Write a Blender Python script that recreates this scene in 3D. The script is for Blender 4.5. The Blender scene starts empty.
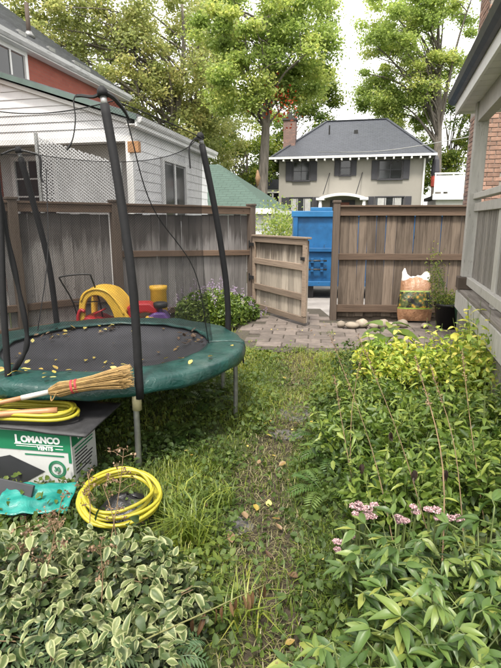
import bpy, bmesh, math, random
import numpy as np
from mathutils import Vector, Matrix, Euler, noise

S = bpy.context.scene
COL = S.collection
R = math.radians
random.seed(11)
NP = np.random.default_rng(7)

# ------------------------------------------------------------------ camera
PITCH = math.atan(113 / 500)
CP, SP = math.cos(PITCH), math.sin(PITCH)
CAMZ = 1.6
cam_d = bpy.data.cameras.new('camera')
cam = bpy.data.objects.new('camera', cam_d)
COL.objects.link(cam)
cam.location = (0, 0, CAMZ)
cam.rotation_euler = (math.pi / 2 - PITCH, 0, 0)
cam_d.sensor_width = 36
cam_d.sensor_fit = 'AUTO'
cam_d.lens = 500 / 668 * 36
cam_d.clip_start = 0.05
cam_d.clip_end = 2000
S.camera = cam
S.render.resolution_x, S.render.resolution_y = 768, 1024

# ------------------------------------------------------------------ sky: bright overcast
SUN_EL, SUN_AZ = R(62), R(196)            # azimuth from +Y towards +X
w = bpy.data.worlds.new('World')
S.world = w
w.use_nodes = True
nt = w.node_tree
nt.nodes.clear()
sky = nt.nodes.new('ShaderNodeTexSky')
sky.sky_type = 'NISHITA'
sky.sun_disc = False
sky.sun_elevation = SUN_EL
sky.sun_rotation = SUN_AZ
sky.dust_density = 6
sky.air_density = 1.0
hs = nt.nodes.new('ShaderNodeHueSaturation')
hs.inputs['Saturation'].default_value = 0.12
cl = nt.nodes.new('ShaderNodeMix')
cl.data_type = 'RGBA'
cl.inputs['Factor'].default_value = 0.65      # the closed cloud deck over the clear sky
cl.inputs['B'].default_value = (8.7, 8.5, 8.2, 1)
bg = nt.nodes.new('ShaderNodeBackground')
bg.inputs['Strength'].default_value = 0.085
wo = nt.nodes.new('ShaderNodeOutputWorld')
nt.links.new(sky.outputs[0], hs.inputs['Color'])
nt.links.new(hs.outputs[0], cl.inputs['A'])
nt.links.new(cl.outputs['Result'], bg.inputs['Color'])
nt.links.new(bg.outputs[0], wo.inputs['Surface'])

sun_d = bpy.data.lights.new('sun', 'SUN')
sun_d.energy = 1.5
sun_d.angle = R(10)
sun_d.color = (1.0, 0.93, 0.82)
sun = bpy.data.objects.new('sun', sun_d)
COL.objects.link(sun)
sdir = Vector((math.sin(SUN_AZ) * math.cos(SUN_EL), math.cos(SUN_AZ) * math.cos(SUN_EL), math.sin(SUN_EL)))
sun.rotation_euler = (-sdir).to_track_quat('-Z', 'Y').to_euler()
sun.location = (0, 0, 30)

S.view_settings.view_transform = 'Standard'
S.view_settings.look = 'None'
S.view_settings.exposure = 1.8
S.view_settings.gamma = 1
S.render.engine = 'CYCLES'
S.cycles.max_bounces = 5
S.cycles.diffuse_bounces = 2
S.cycles.glossy_bounces = 2
S.cycles.transmission_bounces = 3
S.cycles.transparent_max_bounces = 8


def at(px, py, Y=None, z=None):
    """point on the photograph's ray through a pixel, at a given distance or height"""
    a, b = (px - 250.5) / 500, (334 - py) / 500
    dx, dy, dz = a, CP + b * SP, -SP + b * CP
    t = Y / dy if Y is not None else (z - CAMZ) / dz
    return Vector((dx * t, dy * t, CAMZ + dz * t))


# ------------------------------------------------------------------ materials
def lin(c):
    """sRGB 0-255 -> linear"""
    r = []
    for v in c:
        v /= 255
        r.append(v / 12.92 if v <= .04045 else ((v + .055) / 1.055) ** 2.4)
    return tuple(r) + (1,)


class NT:
    def __init__(s, name):
        s.m = bpy.data.materials.new(name)
        s.m.use_nodes = True
        s.t = s.m.node_tree
        s.t.nodes.clear()
        s.out = s.n('OutputMaterial')

    def n(s, kind, **kw):
        nd = s.t.nodes.new('ShaderNode' + kind)
        for k, v in kw.items():
            setattr(nd, k, v)
        return nd

    def l(s, a, b):
        s.t.links.new(a, b)

    def val(s, inp, v):
        if hasattr(v, 'links'):
            s.l(v, inp)
        else:
            inp.default_value = v

    def math(s, op, a, b=0.0, clamp=False):
        nd = s.n('Math', operation=op, use_clamp=clamp)
        s.val(nd.inputs[0], a)
        s.val(nd.inputs[1], b)
        return nd.outputs[0]

    def mix(s, f, a, b, blend='MIX'):
        nd = s.n('Mix', data_type='RGBA', blend_type=blend)
        s.val(nd.inputs['Factor'], f)
        s.val(nd.inputs['A'], a)
        s.val(nd.inputs['B'], b)
        return nd.outputs['Result']

    def coord(s, kind='Object', scale=(1, 1, 1), rnd=True):
        tc = s.n('TexCoord')
        mp = s.n('Mapping')
        mp.inputs['Scale'].default_value = scale
        s.l(tc.outputs[kind], mp.inputs['Vector'])
        if rnd:
            oi = s.n('ObjectInfo')
            k = s.math('MULTIPLY', oi.outputs['Random'], 37.0)
            cv = s.n('CombineXYZ')
            for i in range(3):
                s.l(k, cv.inputs[i])
            s.l(cv.outputs[0], mp.inputs['Location'])
        return mp.outputs[0]

    def noise(s, vec, scale, detail=4, rough=.55, dist=0):
        nd = s.n('TexNoise')
        nd.inputs['Scale'].default_value = scale
        nd.inputs['Detail'].default_value = detail
        nd.inputs['Roughness'].default_value = rough
        nd.inputs['Distortion'].default_value = dist
        s.l(vec, nd.inputs['Vector'])
        return nd.outputs['Fac']

    def ramp(s, f, stops):
        nd = s.n('ValToRGB')
        e = nd.color_ramp.elements
        while len(e) < len(stops):
            e.new(.5)
        for i, (p, c) in enumerate(stops):
            e[i].position = p
            e[i].color = c if len(c) == 4 else tuple(c) + (1,)
        s.l(f, nd.inputs[0])
        return nd.outputs[0]

    def step(s, f, lo, hi):
        nd = s.n('MapRange', interpolation_type='SMOOTHSTEP')
        s.val(nd.inputs[0], f)
        nd.inputs[1].default_value = lo
        nd.inputs[2].default_value = hi
        return nd.outputs[0]

    def sep(s, vec):
        nd = s.n('SeparateXYZ')
        s.l(vec, nd.inputs[0])
        return nd.outputs

    def bump(s, h, strength=.3, dist=.01):
        nd = s.n('Bump')
        nd.inputs['Strength'].default_value = strength
        nd.inputs['Distance'].default_value = dist
        s.l(h, nd.inputs['Height'])
        return nd.outputs[0]

    def bsdf(s, color, rough=.6, metal=0, normal=None, spec=.5, coat=0):
        b = s.n('BsdfPrincipled')
        s.val(b.inputs['Base Color'], color)
        s.val(b.inputs['Roughness'], rough)
        b.inputs['Metallic'].default_value = metal
        b.inputs['Specular IOR Level'].default_value = spec
        b.inputs['Coat Weight'].default_value = coat
        if normal is not None:
            s.l(normal, b.inputs['Normal'])
        s.l(b.outputs[0], s.out.inputs['Surface'])
        return b


def plain(name, c, rough=.6, var=.25, scale=6, metal=0, bump=.15, bscale=40, objvar=.12, dirt=None, dirt_at=(.55, .75), stretch=(1, 1, 1), spec=.5, coat=0, bdist=.004):
    """one colour with wear: two noises, per-object tone, optional dirt colour"""
    m = NT(name)
    v = m.coord('Object', stretch)
    n1 = m.noise(v, scale, 5, .6)
    c = tuple(c)[:3]
    if max(c) < .6:                       # only the white paints stay at full value
        c = tuple(x * .78 for x in c)
        dirt = dirt and tuple(x * .78 for x in dirt)
    lo = tuple(x * (1 - var) for x in c) + (1,)
    hi = tuple(min(1, x * (1 + var)) for x in c) + (1,)
    col = m.ramp(n1, [(.3, lo), (.7, hi)])
    if dirt:
        n3 = m.noise(v, scale * 2.7, 6, .65)
        col = m.mix(m.step(n3, *dirt_at), col, tuple(dirt)[:3] + (1,))
    if objvar:
        oi = m.n('ObjectInfo')
        k = m.math('ADD', m.math('MULTIPLY', oi.outputs['Random'], 2 * objvar), 1 - objvar)
        hsv = m.n('HueSaturation')
        m.l(k, hsv.inputs['Value'])
        m.l(col, hsv.inputs['Color'])
        col = hsv.outputs[0]
    n2 = m.noise(v, bscale, 4, .6)
    nr = m.bump(n2, bump, bdist) if bump else None
    rv = m.math('ADD', m.math('MULTIPLY', n1, .2), rough - .1)
    m.bsdf(col, rv, metal, nr, spec, coat)
    return m.m


def wood(name, c_light, c_dark, stain, axis=2, grain=1.0, stain_top=None, objvar=.22, rough=.8, stain_amt=.5):
    """weathered timber: grain along one axis, streaky rain stains"""
    c_light, c_dark, stain = [tuple(x * .74 for x in q[:3]) + (1,) for q in (c_light, tuple(.75 * d + .25 * l for d, l in zip(c_dark, c_light)), stain)]
    m = NT(name)
    st = [26, 26, 26]
    st[axis] = 1.1
    v = m.coord('Object', tuple(st))
    g = m.noise(v, 2.2 * grain, 6, .65, .4)
    col = m.ramp(g, [(.28, c_dark), (.5, c_light), (.75, tuple(min(1, x * 1.25) for x in c_light[:3]))])
    st2 = [7, 7, 7]
    st2[axis] = .9
    v2 = m.coord('Object', tuple(st2))
    s = m.noise(v2, 1.3, 4, .6, .6)
    sm = m.step(s, 1 - stain_amt - .05, 1 - stain_amt + .2)
    if stain_top is not None:
        z = m.sep(m.coord('Object', (1, 1, 1), rnd=False))[2]
        # rain drip line, uneven along the boards
        h = m.math('ADD', z, m.math('MULTIPLY', m.math('SUBTRACT', s, .5), .9))
        sm = m.math('MAXIMUM', m.math('MULTIPLY', sm, .6), m.step(h, stain_top - .16, stain_top + .12))
    col = m.mix(m.math('MULTIPLY', sm, .8), col, stain)
    kn = m.n('TexVoronoi')
    kn.inputs['Scale'].default_value = 2.0
    st3 = [3.2, 3.2, 3.2]
    st3[axis] = 1.4
    m.l(m.coord('Object', tuple(st3)), kn.inputs['Vector'])
    col = m.mix(m.math('MULTIPLY', m.step(kn.outputs['Distance'], .1, .05), .7), col, tuple(x * .35 for x in c_dark[:3]) + (1,))
    oi = m.n('ObjectInfo')
    k = m.math('ADD', m.math('MULTIPLY', oi.outputs['Random'], 2 * objvar), 1 - objvar)
    hsv = m.n('HueSaturation')
    m.l(k, hsv.inputs['Value'])
    m.l(col, hsv.inputs['Color'])
    m.bsdf(hsv.outputs[0], rough, 0, m.bump(g, .5, .006), .3)
    return m.m


def leafmat(name, stops, src='tint', rough=.45, trans=.35, edge=None, noise_amt=.25, k=.86):
    """foliage: tone from a per-leaf value; part of the light passes through the blade"""
    stops = [(p, tuple(x * k for x in c)) for p, c in stops]
    edge = edge and tuple(x * .74 for x in edge[:3]) + (1,)
    m = NT(name)
    if src == 'tint':
        a = m.n('Attribute', attribute_name='tint')
        f = a.outputs['Fac']
    else:
        f = m.n('ObjectInfo').outputs['Random']
    n1 = m.noise(m.coord('Object', (1, 1, 1)), 30, 3)
    f2 = m.math('ADD', f, m.math('MULTIPLY', m.math('SUBTRACT', n1, .5), noise_amt))
    col = m.ramp(f2, stops)
    if edge:
        ea = m.n('Attribute', attribute_name='edge')
        k_ = m.math('ADD', ea.outputs['Fac'], m.math('MULTIPLY', m.math('SUBTRACT', m.noise(m.coord('Object'), 55, 3), .5), .9))
        col = m.mix(m.math('MULTIPLY', m.step(k_, .35, .85), m.step(m.n('ObjectInfo').outputs['Random'], .12, .5)), col, edge)
    if src == 'obj':
        # browned spots and nibbled margins
        sp = m.step(m.noise(m.coord('Object'), 48, 4, .7), .62, .70)
        col = m.mix(m.math('MULTIPLY', sp, .75), col, (.15, .10, .04, 1))
    b = m.n('BsdfPrincipled')
    m.l(col, b.inputs['Base Color'])
    b.inputs['Roughness'].default_value = rough
    b.inputs['Specular IOR Level'].default_value = .5
    m.l(m.bump(n1, .25, .003), b.inputs['Normal'])
    t = m.n('BsdfTranslucent')
    tc = m.n('HueSaturation')
    tc.inputs['Saturation'].default_value = 1.1
    tc.inputs['Value'].default_value = 1.25
    m.l(col, tc.inputs['Color'])
    m.l(tc.outputs[0], t.inputs['Color'])
    mx = m.n('MixShader')
    mx.inputs[0].default_value = trans
    m.l(b.outputs[0], mx.inputs[1])
    m.l(t.outputs[0], mx.inputs[2])
    m.l(mx.outputs[0], m.out.inputs['Surface'])
    return m.m


M = {}


# ------------------------------------------------------------------ mesh helpers
class MB:
    def __init__(s):
        s.v, s.f = [], []

    def add(s, vs, fs):
        o = len(s.v)
        s.v += [tuple(p) for p in vs]
        s.f += [tuple(i + o for i in f) for f in fs]
        return s

    def box(s, x0, x1, y0, y1, z0, z1):
        return s.add([(x0, y0, z0), (x1, y0, z0), (x1, y1, z0), (x0, y1, z0), (x0, y0, z1), (x1, y0, z1), (x1, y1, z1), (x0, y1, z1)],
                     [(0, 3, 2, 1), (4, 5, 6, 7), (0, 1, 5, 4), (1, 2, 6, 5), (2, 3, 7, 6), (3, 0, 4, 7)])

    def hexa(s, p):
        """8 points: 4 bottom (ccw from above), 4 top"""
        return s.add(p, [(0, 3, 2, 1), (4, 5, 6, 7), (0, 1, 5, 4), (1, 2, 6, 5), (2, 3, 7, 6), (3, 0, 4, 7)])

    def prism(s, poly, d, off=(0, 0, 0)):
        """closed polygon of 3-D points extruded by vector d"""
        n = len(poly)
        a = [Vector(p) + Vector(off) for p in poly]
        b = [p + Vector(d) for p in a]
        return s.add(a + b, [tuple(range(n - 1, -1, -1)), tuple(range(n, 2 * n))] + [(i, (i + 1) % n, n + (i + 1) % n, n + i) for i in range(n)])

    def tube(s, path, r, n=8, cap=True, flat=1.0):
        path = [Vector(p) for p in path]
        rs = r if isinstance(r, (list, tuple)) else [r] * len(path)
        base = len(s.v)
        up = None
        for i, p in enumerate(path):
            t = (path[min(i + 1, len(path) - 1)] - path[max(i - 1, 0)]).normalized()
            if up is None:
                up = Vector((0, 0, 1)) if abs(t.z) < .9 else Vector((1, 0, 0))
            sd = t.cross(up).normalized()
            up = sd.cross(t).normalized()
            for k in range(n):
                a = 2 * math.pi * k / n
                s.v.append(tuple(p + sd * (math.cos(a) * rs[i]) + up * (math.sin(a) * rs[i] * flat)))
        for i in range(len(path) - 1):
            for k in range(n):
                a, b = base + i * n + k, base + i * n + (k + 1) % n
                s.f.append((a, b, b + n, a + n))
        if cap:
            s.f.append(tuple(base + k for k in range(n - 1, -1, -1)))
            s.f.append(tuple(base + (len(path) - 1) * n + k for k in range(n)))
        return s

    def ring(s, c, Rr, r, n=40, m=8, z=0):
        for i in range(n):
            a = 2 * math.pi * i / n
            for k in range(m):
                b = 2 * math.pi * k / m
                s.v.append((c[0] + (Rr + r * math.cos(b)) * math.cos(a), c[1] + (Rr + r * math.cos(b)) * math.sin(a), c[2] + r * math.sin(b)))
        o = len(s.v) - n * m
        for i in range(n):
            for k in range(m):
                s.f.append((o + i * m + k, o + ((i + 1) % n) * m + k, o + ((i + 1) % n) * m + (k + 1) % m, o + i * m + (k + 1) % m))
        return s

    def lathe(s, prof, c=(0, 0, 0), n=24, cap=True):
        o = len(s.v)
        for (r, z) in prof:
            for k in range(n):
                a = 2 * math.pi * k / n
                s.v.append((c[0] + r * math.cos(a), c[1] + r * math.sin(a), c[2] + z))
        for i in range(len(prof) - 1):
            for k in range(n):
                a, b = o + i * n + k, o + i * n + (k + 1) % n
                s.f.append((a, b, b + n, a + n))
        if cap:
            s.f.append(tuple(o + k for k in range(n - 1, -1, -1)))
            s.f.append(tuple(o + (len(prof) - 1) * n + k for k in range(n)))
        return s

    def grid(s, fn, nu, nv):
        """sheet from fn(u,v) with u,v in 0..1"""
        o = len(s.v)
        for j in range(nv + 1):
            for i in range(nu + 1):
                s.v.append(tuple(fn(i / nu, j / nv)))
        for j in range(nv):
            for i in range(nu):
                a = o + j * (nu + 1) + i
                s.f.append((a, a + 1, a + nu + 2, a + nu + 1))
        return s

    def mesh(s, name, smooth=False):
        me = bpy.data.meshes.new(name)
        me.from_pydata(s.v, [], s.f)
        me.update()
        if smooth:
            me.polygons.foreach_set('use_smooth', [True] * len(me.polygons))
        return me


def tag(o, label=None, cat=None, group=None, kind=None):
    if label:
        o['label'] = label
    if cat:
        o['category'] = cat
    if group:
        o['group'] = group
    if kind:
        o['kind'] = kind
    return o


def link(name, me, mat, parent=None, Mx=None, bevel=0, thick=0, sub=0):
    o = bpy.data.objects.new(name, me)
    COL.objects.link(o)
    if me is not None and mat is not None and len(me.materials) == 0:
        for mm in (mat if isinstance(mat, (list, tuple)) else [mat]):
            me.materials.append(mm)
    if parent is not None:
        o.parent = parent
    if Mx is not None:
        o.matrix_basis = Mx
    if thick:
        md = o.modifiers.new('thickness', 'SOLIDIFY')
        md.thickness = thick
        md.offset = 0
    if bevel:
        md = o.modifiers.new('bevel', 'BEVEL')
        md.width = bevel
        md.segments = 2
        md.limit_method = 'ANGLE'
    if sub:
        md = o.modifiers.new('smooth', 'SUBSURF')
        md.levels = md.render_levels = sub
    return o


def part(name, mb, mat, parent=None, smooth=False, Mx=None, bevel=0, thick=0, sub=0):
    return link(name, mb.mesh(name, smooth), mat, parent, Mx, bevel, thick, sub)


def thing(name, label, cat, loc=(0, 0, 0), rz=0, group=None):
    o = bpy.data.objects.new(name, None)
    o.empty_display_size = .1
    COL.objects.link(o)
    o.location = loc
    o.rotation_euler = (0, 0, rz)
    return tag(o, label, cat, group)


_cb = {}


def cbox(sx, sy, sz, ch, mat):
    """chamfered block, origin at the middle; alike blocks share their mesh"""
    k = (round(sx, 3), round(sy, 3), round(sz, 3), ch, mat.name)
    if k not in _cb:
        bm = bmesh.new()
        bmesh.ops.create_cube(bm, size=1)
        for v in bm.verts:
            v.co = Vector((v.co.x * sx, v.co.y * sy, v.co.z * sz))
        if ch:
            bmesh.ops.bevel(bm, geom=bm.edges[:], offset=ch, segments=1, affect='EDGES')
        me = bpy.data.meshes.new('block')
        bm.to_mesh(me)
        bm.free()
        me.materials.append(mat)
        _cb[k] = me
    return _cb[k]


def block(name, c, size, mat, parent=None, ch=.004, rot=(0, 0, 0)):
    me = cbox(*size, ch, mat)
    return link(name, me, mat, parent, Matrix.Translation(c) @ Euler(rot).to_matrix().to_4x4())


def beam(name, a, b, wd, ht, mat, parent=None, ch=.004):
    """block from point a to point b (long axis local x)"""
    a, b = Vector(a), Vector(b)
    d = b - a
    q = d.to_track_quat('X', 'Z')
    return link(name, cbox(d.length, wd, ht, ch, mat), mat, parent, Matrix.Translation((a + b) / 2) @ q.to_matrix().to_4x4())


def fast_mesh(name, V, F, tint=None):
    """V (n,3), F (m,k) arrays, all faces with k corners"""
    me = bpy.data.meshes.new(name)
    n, (m, k) = len(V), F.shape
    me.vertices.add(n)
    me.vertices.foreach_set('co', np.ascontiguousarray(V, np.float32).ravel())
    me.loops.add(m * k)
    me.loops.foreach_set('vertex_index', np.ascontiguousarray(F, np.int32).ravel())
    me.polygons.add(m)
    me.polygons.foreach_set('loop_start', np.arange(0, m * k, k, dtype=np.int32))
    me.polygons.foreach_set('loop_total', np.full(m, k, np.int32))
    if tint is not None:
        a = me.attributes.new('tint', 'FLOAT', 'FACE')
        a.data.foreach_set('value', np.ascontiguousarray(tint, np.float32))
    me.update(calc_edges=True)
    me.validate()
    return me


def nrm(a):
    return a / np.maximum(np.linalg.norm(a, axis=1, keepdims=True), 1e-9)


def leaf_cloud(name, P, size, tint, mat, parent=None, up=.6, aspect=.5, fold=.18, droop=.25, N0=None):
    """many small folded leaves at points P, one mesh"""
    n = len(P)
    nn = NP.normal(size=(n, 3))
    nn = nrm(nn)
    nn[:, 2] = nn[:, 2] + up
    if N0 is not None:
        nn = nn + N0
    nn = nrm(nn)
    d = nrm(np.cross(nn, NP.normal(size=(n, 3))))
    s = np.cross(nn, d)
    T = np.array([(0, 0, 0), (.47, .28, fold), (.40, .66, fold * .6 - droop * .4), (0, 1, -droop), (-.40, .66, fold * .6 - droop * .4), (-.47, .28, fold)])
    sz = np.asarray(size).reshape(-1, 1) * np.ones((n, 1))
    V = np.empty((n, 6, 3))
    for i, (tx, ty, tz) in enumerate(T):
        V[:, i] = P + sz * (s * tx * aspect * 2 * .5 + d * (ty - .4) + nn * tz * .5)
    F = np.array([(0, 1, 2, 3), (0, 3, 4, 5)])[None] + 6 * np.arange(n)[:, None, None]
    me = fast_mesh(name, V.reshape(-1, 3), F.reshape(-1, 4), np.repeat(tint, 2))
    return link(name, me, mat, parent)


def blades(name, P, h, wd, bend, tint, mat, parent=None, lean=None):
    n = len(P)
    az = NP.uniform(0, 2 * math.pi, n)
    b = np.stack([np.cos(az), np.sin(az), np.zeros(n)], 1)
    if lean is not None:
        b = nrm(b + lean)
    sd = np.stack([-b[:, 1], b[:, 0], np.zeros(n)], 1)
    h = np.asarray(h).reshape(-1, 1) * np.ones((n, 1))
    wd = np.asarray(wd).reshape(-1, 1) * np.ones((n, 1))
    bend = np.asarray(bend).reshape(-1, 1) * np.ones((n, 1))
    z = np.array([0, 0, 1.0])
    V = np.empty((n, 5, 3))
    V[:, 0] = P - sd * wd
    V[:, 1] = P + sd * wd
    mid = P + z * h * .6 + b * h * bend * .3
    V[:, 2] = mid - sd * wd * .8
    V[:, 3] = mid + sd * wd * .8
    V[:, 4] = P + z * h * (1 - .35 * bend) + b * h * bend
    F = np.array([(0, 1, 3), (0, 3, 2), (2, 3, 4)])[None] + 5 * np.arange(n)[:, None, None]
    me = fast_mesh(name, V.reshape(-1, 3), F.reshape(-1, 3), np.repeat(tint, 3))
    return link(name, me, mat, parent)


def leaf_mesh(name, L, W, mat, fold=.25, droop=.3, nseg=5, tipw=.9, peak=.42, wave=0, seed=0):
    """one leaf blade: base at the origin, runs along +Y, faces +Z; carries 0..1 midrib-to-margin"""
    rnd = random.Random(seed)
    vs, ed, fs = [], [], []
    for i in range(nseg + 1):
        t = i / nseg
        ww = W * .5 * (math.sin(math.pi * min(1, t ** (math.log(.5) / math.log(peak)))) ** tipw) + .0004
        zc = -droop * L * t * t
        for k, e in enumerate((-1, -.5, 0, .5, 1)):
            vs.append((e * ww, t * L, zc + abs(e) * ww * fold + (wave * L * math.sin(t * 9 + e * 2 + seed) * abs(e)) + rnd.uniform(-1, 1) * .01 * L * abs(e)))
            ed.append(abs(e))
    for i in range(nseg):
        for k in range(4):
            a = i * 5 + k
            fs.append((a, a + 1, a + 6, a + 5))
    me = bpy.data.meshes.new(name)
    me.from_pydata(vs, [], fs)
    a = me.attributes.new('edge', 'FLOAT', 'POINT')
    a.data.foreach_set('value', ed)
    me.polygons.foreach_set('use_smooth', [True] * len(me.polygons))
    me.materials.append(mat)
    me.update()
    return me


def leaf_at(parent, me, p, az, el, roll=0, s=1, name='leaf'):
    """leaf object pointing to azimuth az (from +X), raised by el"""
    Mx = Matrix.Translation(p) @ Matrix.Rotation(az - math.pi / 2, 4, 'Z') @ Matrix.Rotation(el, 4, 'X') @ Matrix.Rotation(roll, 4, 'Y') @ Matrix.Scale(s, 4)
    o = bpy.data.objects.new(name, me)
    COL.objects.link(o)
    o.parent = parent
    o.matrix_basis = Mx
    return o


def text_mesh(txt, size, extrude, mat, bold=0, align='LEFT', sx=1):
    cu = bpy.data.curves.new('lettering', 'FONT')
    cu.body = txt
    cu.size = size
    cu.extrude = extrude
    cu.offset = bold
    cu.align_x = align
    o = bpy.data.objects.new('lettering', cu)
    COL.objects.link(o)
    bpy.context.view_layer.update()
    me = bpy.data.meshes.new_from_object(o.evaluated_get(bpy.context.evaluated_depsgraph_get()))
    bpy.data.objects.remove(o)
    bpy.data.curves.remove(cu)
    for v in me.vertices:
        v.co.x *= sx
    me.materials.clear()
    me.materials.append(mat)
    return me


def bez(pts, n=12):
    """smooth Catmull-Rom path through points"""
    pts = [Vector(p) for p in pts]
    P = [2 * pts[0] - pts[1]] + pts + [2 * pts[-1] - pts[-2]]
    out = []
    for i in range(1, len(P) - 2):
        for k in range(n):
            t = k / n
            a, b, c, d = P[i - 1], P[i], P[i + 1], P[i + 2]
            out.append(.5 * ((2 * b) + (c - a) * t + (2 * a - 5 * b + 4 * c - d) * t * t + (3 * b - a - 3 * c + d) * t ** 3))
    out.append(pts[-1])
    return out


# shared materials
M['fence_l'] = wood('weathered_fence_wood', (.29, .275, .27, 1), (.15, .138, .132, 1), (.055, .047, .043, 1), 2, stain_top=.42, stain_amt=.42)
M['fence_r'] = wood('damp_fence_wood', (.20, .155, .12, 1), (.085, .062, .046, 1), (.038, .026, .02, 1), 2, stain_top=.75, stain_amt=.52, objvar=.3)
M['rail'] = wood('brown_rail_wood', (.165, .112, .08, 1), (.085, .058, .042, 1), (.05, .036, .027, 1), 0, stain_amt=.4)
M['post'] = wood('dark_post_wood', (.12, .092, .073, 1), (.065, .05, .042, 1), (.045, .035, .028, 1), 2, stain_amt=.4)
M['gate'] = wood('gate_board_wood', (.47, .41, .34, 1), (.22, .185, .15, 1), (.085, .065, .05, 1), 2, stain_top=.36, stain_amt=.38)
M['gaterail'] = wood('gate_rail_wood', (.30, .23, .175, 1), (.16, .12, .09, 1), (.08, .06, .045, 1), 0, stain_amt=.35)
M['white'] = plain('white_siding_paint', (.80, .80, .81), .55, .05, 3, bump=.1, dirt=(.5, .49, .47), dirt_at=(.58, .85), objvar=.035)
M['trimw'] = plain('white_trim_paint', (.78, .78, .77), .5, .05, 4, bump=.06, dirt=(.5, .48, .45), dirt_at=(.6, .85), objvar=.03)
M['greentrim'] = plain('grey_green_trim', (.14, .20, .18), .5, .15, 5, bump=.05)
M['glass'] = plain('dark_window_glass', (.025, .03, .033), .08, .3, 1.5, bump=0, objvar=.2, spec=.8)
M['blackmetal'] = plain('black_metal', (.02, .02, .021), .45, .2, 8, bump=.05)
M['galv'] = plain('galvanised_steel', (.42, .42, .41), .42, .2, 20, metal=.8, bump=.05, dirt=(.25, .2, .15), dirt_at=(.62, .8))
M['bark'] = plain('tree_bark', (.21, .185, .155), .9, .45, 3, bump=.9, bscale=9, stretch=(3, 3, .6), objvar=.1, bdist=.05)
M['stem'] = plain('green_stem', (.13, .17, .05), .6, .3, 20, bump=0, objvar=.3)
M['stemdry'] = plain('dry_stem', (.23, .155, .085), .8, .35, 20, bump=0, objvar=.3)

# ================================================================== SETTING
PATH = [(1.0, .08, .30), (1.6, .08, .27), (2.5, .06, .26), (3.0, .04, .27), (3.5, .2, .26), (4.0, .36, .26), (4.6, .46, .25), (5.3, .56, .28), (6.1, .65, .4), (7.0, .7, .5)]


def path_x(y):
    ys = [p[0] for p in PATH]
    return float(np.interp(y, ys, [p[1] for p in PATH])), float(np.interp(y, ys, [p[2] for p in PATH]))


def ground_z(x, y):
    if y < -1 or y > 9.5 or abs(x) > 6:
        return -.02
    px, pw = path_x(y)
    d = abs(x - px) / pw
    z = .035 * noise.noise((x * 1.3, y * 1.3, 0)) + .012 * noise.noise((x * 6, y * 6, 3))
    z += .05 * min(1, max(0, d - .7))
    if y > 6:
        z *= max(0, 1 - (y - 6) * 1.2)
    return z - .03


def build_ground():
    xs = np.concatenate([[-400, -120, -40, -15, -8], np.arange(-5, 5.01, .08), [8, 15, 40, 120, 400]])
    ys = np.concatenate([[-60, -15, -5], np.arange(-1, 10.01, .08), [14, 20, 40, 90, 200, 600]])
    V, pa = [], []
    for y in ys:
        for x in xs:
            V.append((x, y, ground_z(x, y)))
            if -1 < y < 8:
                c, ww = path_x(y)
                pa.append(max(0, min(1, 1.0 - abs(x - c) / ww * .8)))
            else:
                pa.append(0)
    nx = len(xs)
    F = [(j * nx + i, j * nx + i + 1, (j + 1) * nx + i + 1, (j + 1) * nx + i) for j in range(len(ys) - 1) for i in range(nx - 1)]
    me = bpy.data.meshes.new('ground')
    me.from_pydata(V, [], F)
    a = me.attributes.new('worn', 'FLOAT', 'POINT')
    a.data.foreach_set('value', pa)
    me.polygons.foreach_set('use_smooth', [True] * len(F))
    m = NT('garden_soil_and_turf')
    v = m.coord('Object', rnd=False)
    n1, n2, n3 = m.noise(v, 5, 6, .65), m.noise(v, 38, 5, .7), m.noise(v, 1.4, 4)
    soil = m.ramp(n2, [(.3, (.028, .023, .016)), (.55, (.065, .052, .036)), (.75, (.13, .105, .075))])
    turf = m.ramp(n2, [(.3, (.03, .04, .014)), (.6, (.07, .09, .03)), (.8, (.13, .13, .05))])
    wa = m.n('Attribute', attribute_name='worn')
    k = m.math('ADD', wa.outputs['Fac'], m.math('MULTIPLY', m.math('SUBTRACT', n1, .5), 1.1))
    col = m.mix(m.step(k, .35, .7), turf, soil)
    col = m.mix(m.math('MULTIPLY', n3, .35), col, (.03, .028, .02, 1))
    m.bsdf(col, .9, 0, m.bump(n2, .8, .02), .2)
    tag(link('ground', me, m.m), kind='structure')


build_ground()

# alley behind the fence
m = NT('alley_concrete')
v = m.coord('Object', rnd=False)
n1 = m.noise(v, 45, 6, .7)
m.bsdf(m.ramp(m.noise(v, 2.2, 6, .6), [(.3, (.20, .185, .175)), (.7, (.33, .31, .295))]), .85, 0, m.bump(n1, .5, .01), .3)
al = MB().add([(-7, 9.22, .0), (.0, 9.12, .0), (1.38, 8.16, .0), (9, 8.2, .0), (14, 12.6, .0), (-7, 13.4, .0)], [(0, 1, 2, 3, 4, 5)])
tag(part('alley', al, m.m), kind='structure')

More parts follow.
